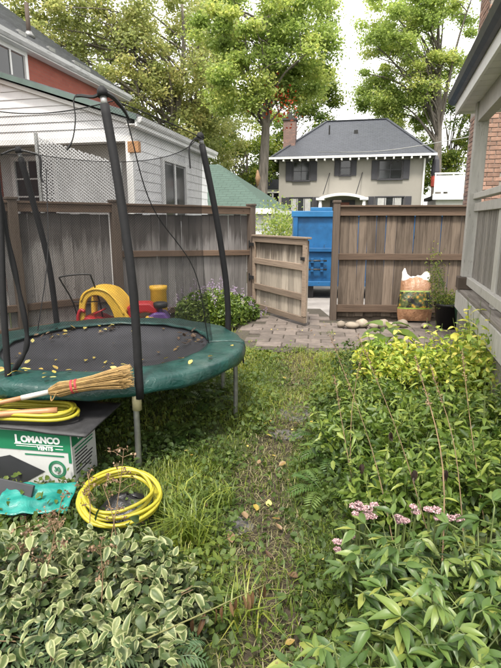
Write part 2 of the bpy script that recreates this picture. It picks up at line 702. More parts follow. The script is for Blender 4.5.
# paved strip in front of the fence, each paver a piece
M['paver'] = plain('worn_paver', (.17, .14, .122), .85, .28, 9, bump=.5, bscale=60, objvar=.25, dirt=(.12, .11, .08), dirt_at=(.55, .75))
bed = MB().add([(-.35, 6.35, .004), (.3, 6.05, .004), (3.6, 5.75, .004), (3.9, 8.0, .004), (1.38, 8.06, .004), (1.3, 9.2, .004), (.04, 9.2, .004), (-.2, 7.4, .004)], [tuple(range(8))])
M['jointsand'] = plain('joint_soil', (.07, .06, .045), .95, .4, 30, bump=.6)
pb = tag(part('paved_path', bed, M['jointsand']), kind='structure')
rp = random.Random(3)
ca, sa = math.cos(R(-7)), math.sin(R(-7))
for j in range(11):
    for i in range(13):
        lx = -.55 + i * .345 + (j % 2) * .17
        ly = j * .235
        x, y = .1 + lx * ca - ly * sa, 6.42 + lx * sa + ly * ca
        if y > 7.78 and (x < .12 or x > 1.2):
            continue
        if x < -.3 + rp.uniform(0, .4) or x > 3.6 or y > 9.1 or y < 6.12 + rp.uniform(-.1, .12) or (x < .2 and y > 7.7):
            continue
        block('paver', (x, y, -.002 + rp.uniform(-.006, .006)), (.334, .225, .05), M['paver'], pb, .008, (rp.gauss(0, .012), rp.gauss(0, .012), R(-7) + rp.gauss(0, .02)))

# flagstones sunk in the worn path
M['flag'] = plain('wet_flagstone', (.125, .12, .125), .55, .3, 5, bump=.5, bscale=25, dirt=(.07, .055, .035), dirt_at=(.5, .68))


def flagstone(px, py, rx, ry, seed, label):
    rr = random.Random(seed)
    c = at(px, py, z=.0)
    n = 9
    mb = MB()
    o = []
    for k in range(n):
        a = 2 * math.pi * k / n
        f = rr.uniform(.82, 1.1)
        o.append((rx * f * math.cos(a), ry * f * math.sin(a)))
    top = [(x * .96, y * .96, .0) for x, y in o]
    bot = [(x, y, -.05) for x, y in o]
    mb.add(bot + top, [tuple(range(n, 2 * n))] + [(i, (i + 1) % n, n + (i + 1) % n, n + i) for i in range(n)])
    ob = part('flagstone', mb, M['flag'], bevel=.006)
    ob.location = (c.x, c.y, ground_z(c.x, c.y) + .008)
    tag(ob, label, 'flagstone', 'flagstones sunk in the path')


flagstone(297, 412, .17, .2, 1, 'larger wet dark grey flagstone in the middle of the path')
flagstone(288, 431, .15, .11, 2, 'smaller grey flagstone half overgrown, just before the larger one')
flagstone(331, 441, .13, .1, 3, 'grey flagstone nearly hidden at the right edge of the path')
flagstone(236, 520, .12, .09, 4, 'flat stone showing through dry grass on the near path')

RZ = R(-12.4)          # every house here stands at the same angle to the view


# ------------------------------------------------------------------ windows
def window(parent, c, rz, wd, ht, nx, ny, fw=.07, mw=.025, frame=None, glass=None, depth=.07, sill=True, name='window'):
    """frame in the wall plane facing -Y of its own axes; c = bottom middle"""
    frame = frame or M['trimw']
    glass = glass or M['glass']
    mb = MB()
    h = wd / 2
    mb.box(-h - fw, h + fw, -depth, .02, ht, ht + fw)
    mb.box(-h - fw, h + fw, -depth - .001, .02, -fw, 0)
    mb.box(-h - fw, -h, -depth + .001, .02, 0, ht)
    mb.box(h, h + fw, -depth + .001, .02, 0, ht)
    o = part(name, mb, frame, parent, Mx=Matrix.Translation(c) @ Matrix.Rotation(rz, 4, 'Z'), bevel=.004)
    if sill:
        part('sill', MB().box(-h - fw - .03, h + fw + .03, -depth - .05, .018, -fw - .03, -fw - .001), frame, o)
    for i in range(nx):
        for j in range(ny):
            x0, x1 = -h + wd * i / nx, -h + wd * (i + 1) / nx
            z0, z1 = ht * j / ny, ht * (j + 1) / ny
            part('pane', MB().box(x0 + mw / 2, x1 - mw / 2, -.028, -.02, z0 + mw / 2, z1 - mw / 2), glass, o)
    for i in range(1, nx):
        x = -h + wd * i / nx
        part('muntin', MB().box(x - mw / 2, x + mw / 2, -.05, -.012, 0, ht), frame, o)
    for j in range(1, ny):
        z = ht * j / ny
        part('muntin', MB().box(-h, h, -.046, -.014, z - mw / 2, z + mw / 2), frame, o)
    return o


# ------------------------------------------------------------------ left house with its lean-to wing
M['brick_red'] = None
m = NT('red_brick_wall')
bt = m.n('TexBrick')
bt.inputs['Color1'].default_value = (.36, .10, .065, 1)
bt.inputs['Color2'].default_value = (.29, .075, .05, 1)
bt.inputs['Mortar'].default_value = (.25, .11, .085, 1)
bt.inputs['Scale'].default_value = 1
bt.inputs['Mortar Size'].default_value = .006
bt.inputs['Brick Width'].default_value = .21
bt.inputs['Row Height'].default_value = .075
mp = m.n('Mapping')
mp.inputs['Rotation'].default_value = (R(90), 0, R(90))
tc = m.n('TexCoord')
sx = m.sep(tc.outputs['Object'])
cv = m.n('CombineXYZ')
m.l(sx[1], cv.inputs[0])
m.l(sx[2], cv.inputs[1])
m.l(cv.outputs[0], bt.inputs['Vector'])
nn_ = m.noise(m.coord('Object', rnd=False), 4, 5)
m.bsdf(m.mix(m.math('MULTIPLY', nn_, .5), bt.outputs[0], (.22, .06, .045, 1)), .8, 0, m.bump(bt.outputs['Fac'], .3, -.01))
M['brick_red'] = m.m


def shingle_mat(name, c, c2, row, axis_up, axis_along, wet=.0, tab=.3):
    """roof covering: courses and tabs as fine relief and tone"""
    m = NT(name)
    v = m.coord('Object', rnd=False)
    sp = m.sep(v)
    cv = m.n('CombineXYZ')
    m.l(sp[axis_along], cv.inputs[0])
    m.l(m.math('MULTIPLY', sp[axis_up], 1.0), cv.inputs[1])
    bt = m.n('TexBrick')
    bt.inputs['Color1'].default_value = c
    bt.inputs['Color2'].default_value = c2
    bt.inputs['Mortar'].default_value = tuple(x * .35 for x in c[:3]) + (1,)
    bt.inputs['Scale'].default_value = 1
    bt.inputs['Brick Width'].default_value = tab
    bt.inputs['Row Height'].default_value = row
    bt.inputs['Mortar Size'].default_value = row * .07
    m.l(cv.outputs[0], bt.inputs['Vector'])
    n = m.noise(v, 9, 6, .7)
    col = m.mix(m.step(n, .3, .8), bt.outputs[0], c2)
    col = m.mix(m.math('MULTIPLY', m.noise(v, .7, 4), .4), col, tuple(x * .6 for x in c[:3]) + (1,))
    m.bsdf(col, .62 - wet, 0, m.bump(bt.outputs['Fac'], .6, -.02), .5)
    return m.m


M['roof_l'] = plain('wet_grey_shingle', (.125, .13, .14), .38, .3, 5, bump=.5, bscale=30, objvar=.13, dirt=(.06, .062, .066))
M['stuccog'] = plain('grey_porch_wall', (.68, .67, .66), .8, .08, 2, bump=.2, bscale=60)

LH = thing('lean_to_house', 'white sided house with grey roof, red brick strip and lean-to wing at left', 'house', (-2.3, 10.2, 0), RZ)
# main block
mb = MB()
mb.box(-10.5, -3.62, -3, 7.0, 0, 5.6)
part('brick_wall', mb, M['brick_red'], LH)
EX, EZ, PI_ = -3.34, 5.62, .68
# roof slab along the eave; courses of shingles as strips, each a step of its own
ry0, ry1 = -3.4, 7.25
mb = MB()
mb.prism([(EX, ry0, EZ + .02), (EX - 5.4, ry0, EZ + .02 + 5.4 * PI_), (EX - 5.4, ry0, EZ - .12 + 5.4 * PI_), (EX, ry0, EZ - .1)], (0, ry1 - ry0, 0))
mb.prism([(EX - 5.4, ry0, EZ + .02 + 5.4 * PI_), (EX - 10.8, ry0, EZ), (EX - 10.8, ry0, EZ - .1), (EX - 5.4, ry0, EZ - .12 + 5.4 * PI_)], (0, ry1 - ry0, 0))
roof = part('roof', mb, M['roof_l'], LH)
nrow = 24
for k in range(nrow):
    s0, s1 = 5.35 * k / nrow, 5.35 * (k + 1) / nrow + .03
    z0, z1 = EZ + .02 + s0 * PI_, EZ + .02 + s1 * PI_
    part('shingle_course', MB().hexa([(EX - s0 + .01, ry0, z0 + .004), (EX - s0 + .01, ry1, z0 + .004), (EX - s1, ry1, z1 + .002), (EX - s1, ry0, z1 + .002),
                                      (EX - s0 + .01, ry0, z0 + .042), (EX - s0 + .01, ry1, z0 + .042), (EX - s1, ry1, z1 + .012), (EX - s1, ry0, z1 + .012)]), M['roof_l'], roof)
M['gut'] = plain('weathered_gutter', (.62, .62, .62), .5, .12, 3, bump=.1, dirt=(.28, .27, .25), dirt_at=(.5, .75), stretch=(1, .4, 4))
part('gutter', MB().prism([(EX + .10, 0, EZ + .03), (EX + .08, 0, EZ - .05), (EX + .02, 0, EZ - .10), (EX - .02, 0, EZ - .10), (EX - .02, 0, EZ + .015), (EX + .0, 0, EZ + .015), (EX + .0, 0, EZ - .07), (EX + .07, 0, EZ - .04), (EX + .09, 0, EZ + .03)], (0, ry1 - ry0 - .05, 0), (0, ry0, 0)), M['gut'], roof)
part('fascia', MB().box(EX - .06, EX - .022, ry0 + .02, ry1 - .02, EZ - .13, EZ - .03), M['trimw'], LH)
part('soffit', MB().box(-3.62, EX - .06, ry0 + .05, ry1 - .05, EZ - .12, EZ - .105), M['trimw'], LH)
part('vent_pipe', MB().tube([(EX - .9, 3.3, EZ + .5), (EX - .9, 3.3, EZ + 1.42)], .055, 12), M['post'], roof, True)
part('pipe_flashing', MB().lathe([(.16, 0), (.09, .1), (.07, .14)], (EX - .9, 3.3, EZ + .62), 12), M['galv'], roof, True)
for yy in (2.2, 3.4, 4.6, 4.9, 5.2):
    part('snow_guard', MB().box(EX - .5, EX - .42, yy, yy + .28, EZ + .33, EZ + .42), M['galv'], roof)
window(LH, (-3.62, 1.3, 4.62), R(90), 1.5, .78, 3, 1, .10, .05)
# wing: side wall, gable face, roof
WX = -3.62
part('wall', MB().add([(0, 0, 0), (0, 4.9, 0), (0, 4.9, 3.5), (0, 0, 3.5), (-.12, 0, 0), (-.12, 4.9, 0), (-.12, 4.9, 3.5), (-.12, 0, 3.5)],
                      [(0, 1, 2, 3), (4, 7, 6, 5), (0, 3, 7, 4), (1, 5, 6, 2), (3, 2, 6, 7)]), M['white'], LH)
part('gable_wall', MB().prism([(-.12, 0.02, 3.2), (-.12, .02, 3.5), (WX, .02, 4.65), (WX, .02, 3.2)], (0, .1, 0)), M['white'], LH)
part('end_wall', MB().prism([(-.12, 4.78, 0), (-.12, 4.78, 3.5), (WX, 4.78, 4.65), (WX, 4.78, 0)], (0, .1, 0)), M['white'], LH)
part('porch_wall', MB().box(WX, -.12, .9, 1.0, 0, 3.19), M['stuccog'], LH)
part('porch_ceiling', MB().box(WX, -.12, .125, .9, 3.2, 3.24), M['trimw'], LH)
part('porch_beam', MB().box(WX, .02, -.035, .018, 3.1, 3.2), M['trimw'], LH)
e = .15
k = 0
z = 3.2
while z < 4.6:
    z1 = z + e
    xr = 0 if z1 <= 3.5 else -(z1 - 3.5) / .3026
    xr0 = 0 if z <= 3.5 else -(z - 3.5) / .3026
    if xr - .05 > WX:
        part('clapboard', MB().hexa([(WX, -.028, z), (xr0 - .02, -.028, z), (xr0 - .02, .02, z), (WX, .02, z), (WX, -.008, z1 - .004), (xr - .02, -.008, z1 - .004), (xr - .02, .02, z1 - .004), (WX, .02, z1 - .004)]), M['white'], LH)
    z = z1
# rake trim and thin roof of the wing
wr = part('wing_roof', MB().prism([(.22, -.2, 3.47), (.22, -.2, 3.55), (WX, -.2, 4.77), (WX, -.2, 4.69)], (0, 5.25, 0)), M['roof_l'], LH)
part('rake_trim', MB().prism([(.23, -.225, 3.43), (.23, -.225, 3.53), (WX, -.225, 4.75), (WX, -.225, 4.65)], (0, .024, 0)), M['greentrim'], LH)
part('rake_board', MB().prism([(.0, -.1, 3.40), (.0, -.1, 3.47), (WX, -.1, 4.62), (WX, -.1, 4.55)], (0, .05, 0)), M['trimw'], LH)
part('fascia', MB().box(.19, .225, -.2, 5.0, 3.33, 3.468), M['trimw'], LH)
part('soffit', MB().box(.0, .19, -.18, 5.0, 3.36, 3.38), M['trimw'], LH)
part('gutter', MB().prism([(.32, 0, 3.5), (.30, 0, 3.43), (.26, 0, 3.40), (.227, 0, 3.40), (.227, 0, 3.5)], (0, 5.15, 0), (0, -.15, 0)), M['gut'], LH)
part('corner_board', MB().box(-.1, .035, -.04, .06, 0, 3.2), M['trimw'], LH)
# shingle siding on the side wall, one piece each
rs = random.Random(5)
zz = 1.45
row = 0
while zz < 3.34:
    h = min(.19, 3.36 - zz)
    y = .06 - (row % 2) * .2
    while y < 4.85:
        y0, y1 = max(.06, y) + .003, min(4.87, y + .40) - .003
        y += .40
        if y1 - y0 < .05:
            continue
        wy0, wy1, wz0, wz1 = 1.40, 3.0, 1.5, 2.98
        if y0 < wy1 and y1 > wy0 and zz < wz1 and zz + h > wz0:
            if y0 < wy0 - .04:
                y1 = wy0
            elif y1 > wy1 + .04:
                y0 = wy1
            else:
                continue
        d = rs.uniform(.0, .006)
        part('siding_shingle', MB().hexa([(0.0, y0, zz), (.02 + d, y0, zz), (.02 + d, y1, zz), (0.0, y1, zz), (0.0, y0, zz + h), (.006, y0, zz + h), (.006, y1, zz + h), (0.0, y1, zz + h)]), M['white'], LH)
    zz += .19
    row += 1
window(LH, (.01, 2.2, 1.55), R(90), 1.4, 1.35, 2, 1, .09, .09)
window(LH, (-2.75, .9, 1.75), 0, .95, 1.15, 3, 3, .09, .03)
M['rawwood'] = plain('orange_raw_wood', (.42, .22, .10), .7, .25, 8, bump=.3)
part('bracket_block', MB().box(-.02, .2, -.12, .0, 2.88, 3.08), M['rawwood'], LH, bevel=.005)

# white lattice screen on the neighbour's side of the fence
LT = thing('lattice_screen', 'white diagonal lattice screen with sloping top above the left fence', 'lattice', (-3.05, 9.42, 0))
mb = MB()
XL, XR = -.72, .68


def ztop(x):
    return 3.05 + (x - XL) / (XR - XL) * (2.62 - 3.05)


p = .056
for sgn in (1, -1):
    for k in range(-60, 60):
        seg = []
        for i in range(0, 81):
            x = XL + (XR - XL) * i / 80
            z = 2.2 + sgn * x * .8 + k * p
            if 1.86 < z < ztop(x):
                seg.append((x, z))
        if len(seg) > 1:
            (xa, za), (xb, zb) = seg[0], seg[-1]
            wv = Vector((-(zb - za), 0, xb - xa)).normalized() * .0095
            yo = .004 * sgn
            mb.hexa([(xa - wv.x, yo - .003, za - wv.z), (xb - wv.x, yo - .003, zb - wv.z), (xb - wv.x, yo + .003, zb - wv.z), (xa - wv.x, yo + .003, za - wv.z),
                     (xa + wv.x, yo - .003, za + wv.z), (xb + wv.x, yo - .003, zb + wv.z), (xb + wv.x, yo + .003, zb + wv.z), (xa + wv.x, yo + .003, za + wv.z)])
M['lattice'] = plain('white_lattice_paint', (.58, .58, .59), .6, .06, 4, bump=0, objvar=0)
tag(part('lattice_strips', mb, M['lattice'], LT), kind='stuff')
part('post', MB().box(XL - .06, XL - .012, -.03, .03, 0, 3.12), M['galv'], LT)
part('post', MB().box(XR + .012, XR + .06, -.03, .03, 0, 2.64), M['galv'], LT)

# ------------------------------------------------------------------ green-roofed garage
M['roof_g'] = shingle_mat('green_shingle', (.045, .085, .068, 1), (.06, .105, .085, 1), .13, 1, 0)
GA = thing('garage', 'low white garage with green shingled hip roof beyond the left fence', 'garage', (-.95, 16.3, -.35), RZ)
ze, zr = 2.32, 3.95
part('wall', MB().box(-3.4, 1.32, .3, 5.2, 0, ze), M['white'], GA)
part('roof', MB().add([(-3.7, 0, ze), (1.62, 0, ze), (1.62, 5.5, ze), (-3.7, 5.5, ze), (-3.7, 2.6, zr), (-.75, 2.6, zr), (-3.7, 0, ze - .12), (1.62, 0, ze - .12), (1.62, 5.5, ze - .12), (-3.7, 5.5, ze - .12)],
                      [(0, 1, 5, 4), (1, 2, 5), (2, 3, 4, 5), (0, 4, 3), (0, 6, 7, 1), (1, 7, 8, 2), (6, 9, 8, 7)]), M['roof_g'], GA)
part('fascia', MB().box(-3.7, 1.64, -.03, -.004, ze - .15, ze + .012), M['trimw'], GA)
part('fascia', MB().box(1.624, 1.65, -.004, 5.5, ze - .15, ze + .012), M['trimw'], GA)
part('vent_pipe', MB().tube([(-1.45, .85, ze + .4), (-1.45, .85, ze + 1.15)], .05, 10), M['blackmetal'], GA, True)
for k in range(13):
    part('clapboard', MB().hexa([(-3.4, .27, .1 + k * .16), (1.32, .27, .1 + k * .16), (1.32, .3, .1 + k * .16), (-3.4, .3, .1 + k * .16), (-3.4, .288, .255 + k * .16), (1.32, .288, .255 + k * .16), (1.32, .3, .255 + k * .16), (-3.4, .3, .255 + k * .16)]), M['white'], GA)
    part('clapboard', MB().hexa([(1.32, .27, .1 + k * .16), (1.35, .27, .1 + k * .16), (1.35, 5.2, .1 + k * .16), (1.32, 5.2, .1 + k * .16), (1.32, .288, .255 + k * .16), (1.332, .288, .255 + k * .16), (1.332, 5.2, .255 + k * .16), (1.32, 5.2, .255 + k * .16)]), M['white'], GA)

# ------------------------------------------------------------------ stucco house across the alley
M['stucco'] = plain('beige_grey_stucco', (.36, .34, .305), .9, .07, .8, bump=.3, bscale=70, objvar=0, dirt=(.34, .32, .28), dirt_at=(.6, .85))
M['roof_c'] = shingle_mat('slate_blue_shingle', (.038, .043, .056, 1), (.06, .066, .082, 1), .15, 1, 0, wet=.1)
M['shutter'] = plain('dark_shutter', (.045, .045, .055), .6, .2, 10, bump=.1)
M['door'] = plain('red_brown_door', (.24, .06, .035), .5, .2, 10, bump=.1)
M['curtain'] = plain('pale_curtain', (.5, .5, .49), .9, .15, 6, bump=.1)
SH = thing('stucco_house', 'two storey grey stucco house with dark hip roof and shuttered windows', 'house', (1.24, 33.4, 0), RZ)
part('wall', MB().box(.5, 9.5, .5, 8.1, -.3, 5.42), M['stucco'], SH)
e0, e1 = 5.5, 8.3
rf = part('roof', MB().add([(0, 0, e0), (10, 0, e0), (10, 8.6, e0), (0, 8.6, e0), (3.15, 4.3, e1), (7.2, 4.3, e1), (0, 0, e0 - .1), (10, 0, e0 - .1), (10, 8.6, e0 - .1), (0, 8.6, e0 - .1)],
                           [(0, 1, 5, 4), (1, 2, 5), (2, 3, 4, 5), (3, 0, 4), (0, 6, 7, 1), (1, 7, 8, 2), (3, 9, 6, 0), (6, 9, 8, 7)]), M['roof_c'], SH)
for a, b in (((0, 0, e0), (3.15, 4.3, e1)), ((10, 0, e0), (7.2, 4.3, e1)), ((3.15, 4.3, e1), (7.2, 4.3, e1))):
    beam('ridge_cap', Vector(a) + Vector((0, 0, .02)), Vector(b) + Vector((0, 0, .02)), .22, .05, M['roof_c'], rf)
part('gutter', MB().box(-.06, 10.06, -.1, -.005, e0 - .1, e0 + .03), M['trimw'], SH)
part('roof_vent', MB().tube([(3.5, 2.6, 7.0), (3.5, 2.6, 7.75)], .05, 8), M['blackmetal'], rf)
part('roof_vent', MB().box(5.1, 5.35, 2.55, 2.8, 7.05, 7.4), M['blackmetal'], rf)
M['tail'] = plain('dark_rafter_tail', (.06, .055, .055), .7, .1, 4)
for k in range(19):
    block('rafter_tail', (.35 + k * .517, .2, e0 - .17), (.09, .55, .12), M['trimw'] if k % 1 == 0 else M['tail'], SH, .0)
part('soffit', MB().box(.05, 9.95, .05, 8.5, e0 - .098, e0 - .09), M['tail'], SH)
part('downspout', MB().tube([(9.42, .43, 5.3), (9.42, .43, -.2)], .055, 8), M['trimw'], SH)


def shuttered(x, z, wd, ht, nx, ny, curtain=False, sh=.42):
    wdw = window(SH, (x, .5, z), 0, wd, ht, nx, ny, .06, .035, M['shutter'], sill=True)
    for s in (-1, 1):
        block('shutter', (x + s * (wd / 2 + .08 + sh / 2), .46, z + ht / 2), (sh, .05, ht + .1), M['shutter'], SH, .008)
    if curtain:
        for s in (-1, 1):
            part('curtain', MB().grid(lambda u, v: (s * wd * (.12 + .3 * u), -.034 - .006 * math.sin(u * 30), ht * (.03 + .94 * v)), 16, 1), M['curtain'], wdw)


shuttered(1.95, 4.15, 1.0, 1.1, 2, 2)
shuttered(4.72, 4.42, .6, .85, 1, 2, sh=.30)
shuttered(7.45, 4.15, 1.35, 1.05, 2, 2, sh=.38)
shuttered(1.95, 1.75, 1.5, 1.3, 3, 1, True, .42)
shuttered(7.5, 1.75, 1.7, 1.3, 3, 1, True, .38)
# portico: arched white canopy, door, tie rods
pc = MB()
arc = [(3.15 + 2.95 * i / 14, 2.98 + .30 * math.sin(math.pi * i / 14) ** .8) for i in range(15)]
poly = [(x, 0, z) for x, z in arc] + [(x, 0, z - .16) for x, z in reversed(arc)]
po = part('portico', pc.prism(poly, (0, 1.25, 0), (0, -.75, 0)), M['trimw'], SH)
for x in (3.3, 5.95):
    part('column', MB().tube([(x, -.6, .1), (x, -.6, 2.95)], .1, 12), M['trimw'], po, True)
    part('canopy_end', MB().box(x - .25, x + .25, -.78, .45, 2.86, 3.0), M['trimw'], po)
for x, xx in ((3.6, 3.45), (5.62, 5.45)):
    part('tie_rod', MB().tube([(x + .15, .47, 4.55), (xx, -.5, 3.22)], .03, 6), M['blackmetal'], po)
part('door', MB().box(4.2, 5.05, .44, .49, .4, 2.75), M['door'], SH, bevel=.01)
part('door_surround', MB().box(3.85, 4.18, .42, .488, .4, 2.8).box(5.07, 5.4, .42, .488, .4, 2.8).box(3.85, 5.4, .421, .486, 2.76, 2.9), M['shutter'], SH)
# chimney of mixed brick
M['chim'] = shingle_mat('mixed_brick', (.33, .19, .15, 1), (.16, .115, .11, 1), .08, 2, 0, tab=.22)
ch = part('chimney', MB().box(.62, 1.4, 1.35, 2.1, 4.8, 7.95), M['chim'], SH)
part('chimney_cap', MB().box(.55, 1.47, 1.28, 2.17, 7.95, 8.08), M['tail'], ch)
part('chimney_pot', MB().lathe([(.16, 0), (.13, .4)], (1.0, 1.7, 8.08), 12), M['tail'], ch)

# white balcony wing of the next house on the right, and a grey porch far left of the stucco house
BW = thing('balcony_house', 'white railed balcony over a low wing right of the stucco house', 'house', (11.9, 31.2, 0), RZ)
part('wall', MB().box(-.6, 6, .4, 5, -.2, 2.9), M['trimw'], BW)
part('balcony_floor', MB().box(-.85, 6.2, -.1, 5, 2.92, 3.12), M['tail'], BW)
part('balcony_edge', MB().box(-.9, 6.2, -.14, -.104, 2.86, 3.2), M['trimw'], BW)
for k in range(6):
    block('railing_panel', (-.3 + k * 1.02, -.02, 3.78), (.94, .04, .95), M['white'], BW, .01)
for k in range(7):
    block('railing_post', (-.81 + k * 1.02, -.02, 3.72), (.08, .08, 1.18), M['trimw'], BW, .005)
part('top_rail', MB().box(-.86, 6, -.07, .03, 4.32, 4.42), M['trimw'], BW)
M['redcloth'] = plain('red_cloth', (.42, .07, .05), .8, .3, 5, bump=.2)
pr = thing('folded_parasol', 'folded dark parasol with red cloth on the white balcony', 'parasol', (11.25, 31.9, 3.12), 0)
part('pole', MB().tube([(0, 0, 0), (0, 0, 2.4)], .025, 8), M['blackmetal'], pr)
part('canopy', MB().lathe([(.03, 2.45), (.2, 2.1), (.26, 1.4), (.16, .9), (.10, .85)], n=10), M['shutter'], pr)
part('cloth', MB().lathe([(.2, 1.28), (.235, 1.0), (.2, .55), (.12, .5)], n=8), M['redcloth'], pr)
PH = thing('grey_porch', 'small grey roofed porch far behind, between garage and stucco house', 'porch', (.9, 40, 0), RZ)
part('roof', MB().prism([(-1.8, 0, 4.0), (2.2, 0, 4.0), (1.6, 0, 4.7), (-1.2, 0, 4.7)], (0, 3, 0)), M['roof_c'], PH)
part('beam', MB().box(-1.7, 2.1, .1, .3, 3.7, 3.98), M['trimw'], PH)
part('wall', MB().box(-1.6, 2.0, 1.4, 3, 0, 3.98), M['shutter'], PH)
for x in (-1.6, -.4, .8, 2.0):
    block('post', (x, .2, 1.85), (.14, .14, 3.7), M['trimw'], PH)

# ------------------------------------------------------------------ brick house beyond the right fence
M['brickp'] = plain('pinkish_brick', (.36, .215, .155), .85, .25, 14, bump=.5, bscale=60, objvar=.3, dirt=(.28, .2, .17), dirt_at=(.5, .7))
M['mortar'] = plain('pale_mortar', (.33, .29, .25), .95, .15, 20, bump=.5)
BH = thing('brick_house', 'tall pinkish brick house wall behind the porch at right', 'house', (3.98, 9.3, 0), RZ)
part('wall', MB().box(.012, 5, .012, .93, 0, 8.5), M['mortar'], BH)
rb = random.Random(9)
me = cbox(.205, .1, .064, .004, M['brickp'])
mey = cbox(.1, .205, .064, .004, M['brickp'])
for r_ in range(0, 74):
    z = 1.80 + r_ * .0745
    if 3.5 < z < 4.3 or z > 6.4:
        continue
    for i in range(2):
        x = .1025 + i * .215 + (.1075 if r_ % 2 else 0)
        link('brick', me, None, BH, Matrix.Translation((x, .047 + rb.uniform(-.003, .003), z)))
    for i in range(4):
        y = (.21 if r_ % 2 else .105 + .205) + i * .215
        if y < .85:
            link('brick', mey, None, BH, Matrix.Translation((.047 + rb.uniform(-.003, .003), y, z)))

# ------------------------------------------------------------------ porch of the house on the right
M['porchgrey'] = plain('worn_porch_paint', (.56, .54, .50), .75, .12, 5, bump=.25, bscale=30, stretch=(4, 4, .7), dirt=(.27, .25, .215), dirt_at=(.55, .75), objvar=.08)
M['slat'] = plain('grey_slat_paint', (.27, .25, .225), .8, .2, 6, bump=.3, stretch=(5, 5, .6), dirt=(.16, .14, .12), dirt_at=(.5, .72), objvar=.2)
M['soffit'] = plain('soffit_panel', (.70, .69, .675), .6, .06, 3, bump=.05, objvar=.05)
M['deckw'] = wood('grey_deck_wood', (.29, .26, .23, 1), (.15, .13, .11, 1), (.09, .075, .06, 1), 0)
PO = thing('porch', 'grey painted porch with column, slatted railing and white soffit at right edge', 'porch', (2.52, 5.9, 0), R(-15))
FZ = .82
for k in range(14):
    beam('floor_board', (-.05 + .07 + k * .142, .12, FZ - .02), (-.05 + .07 + k * .142, -4.2, FZ - .02), .136, .035, M['deckw'], PO)
part('rim_beam', MB().box(-.06, .0, -4.2, .14, FZ - .24, FZ - .041), M['porchgrey'], PO)
for k in range(18):
    block('skirt_board', (-.01, .04 - k * .23, .26), (.02, .2, .52), M['slat'], PO, .003)
block('pedestal', (.03, 0, FZ + .07), (.21, .21, .14), M['post'], PO, .008)
block('column', (.03, 0, (FZ + .14 + 2.86) / 2), (.135, .135, 2.86 - FZ - .14), M['porchgrey'], PO, .006)
block('column', (.12, -1.42, (FZ + 2.86) / 2), (.15, .15, 2.86 - FZ), M['porchgrey'], PO, .006)
beam('top_rail', (.05, -.07, FZ + 1.05), (.05, -4.0, FZ + 1.05), .09, .06, M['porchgrey'], PO)
beam('top_rail', (.05, -.07, FZ + .93), (.05, -4.0, FZ + .93), .05, .09, M['porchgrey'], PO)
beam('bottom_rail', (.05, -.07, FZ + .10), (.05, -4.0, FZ + .10), .07, .09, M['porchgrey'], PO)
for k in range(24):
    block('baluster', (.075, -.16 - k * .115, FZ + .52), (.022, .085, .76), M['slat'], PO, .003)
part('beam', MB().box(-.02, .08, -4, .08, 2.66, 2.86), M['porchgrey'], PO)
rf = part('roof', MB().prism([(-.21, 0, 2.97), (-.21, 0, 3.04), (2.2, 0, 4.1), (2.2, 0, 4.03)], (0, 5.0, 0), (0, -4.5, 0)), M['blackmetal'], PO)
part('gutter', MB().prism([(-.30, 0, 3.05), (-.285, 0, 2.98), (-.25, 0, 2.95), (-.212, 0, 2.95), (-.212, 0, 3.05)], (0, 5.02, 0), (0, -4.5, 0)), M['blackmetal'], rf)
part('fascia', MB().box(-.205, -.18, -4.5, .47, 2.83, 2.968), M['trimw'], PO)
part('fascia', MB().prism([(-.18, 0, 2.84), (2.2, 0, 2.84), (2.2, 0, 3.9), (-.18, 0, 2.96)], (0, .025, 0), (0, .445, 0)), M['trimw'], PO)
for k in range(24):
    block('soffit_panel', (.62, .345 - k * .2, 2.872), (1.58, .192, .016), M['soffit'], PO, .004)

# ------------------------------------------------------------------ fences and gate
FLA = math.atan2(7.35 - 9.1, -1.95) - math.pi      # runs nearer towards the left
FL = thing('wooden_fence', 'long weathered grey board fence behind the trampoline', 'fence', (0, 9.1, 0), FLA)
rf_ = random.Random(21)


def fence_boards(parent, x0, x1, z0, z1, mat, y=0, wmin=.128, wmax=.15, gap=.004, skew=0.0):
    x = x0
    while x < x1 - .03:
        bw = min(rf_.choice((.13, .138, .145)), x1 - x)
        block('board', (x + bw / 2, y + rf_.uniform(-.004, .004) + skew * (x + bw / 2), (z0 + z1) / 2 + rf_.uniform(-.012, .012)), (round(bw - gap * rf_.choice((.5, 1, 1.6)), 3), .02, z1 - z0), mat, parent, .003, (rf_.gauss(0, .004), rf_.gauss(0, .006), rf_.gauss(0, .01) + skew))
        x += bw


posts = [0, -2.62, -4.01, -6.4]
for i, x in enumerate(posts):
    po_ = block('post', (x, -.02, .93), (.115, .115, 1.86), M['post'], FL, .006)
    link('post_cap', cbox(.14, .14, .035, .006, M['post']), None, po_, Matrix.Translation((0, 0, .945)))
for a, b in zip(posts[:-1], posts[1:]):
    fence_boards(FL, b + .055, a - .055, .06, 1.70, M['fence_l'], .02)
    beam('top_rail', (b + .05, -.015, 1.765), (a - .05, -.015, 1.765), .06, .10, M['rail'], FL)
    beam('cap_rail', (b + .05, .0, 1.832), (a - .05, .0, 1.832), .13, .03, M['rail'], FL)
    beam('middle_rail', (b + .05, -.018, 1.13 if a == 0 else .5), (a - .05, -.018, 1.05 if a == 0 else .5), .05, .09, M['rail'], FL)
    beam('bottom_rail', (b + .05, -.02, .2), (a - .05, -.02, .2), .05, .09, M['rail'], FL)

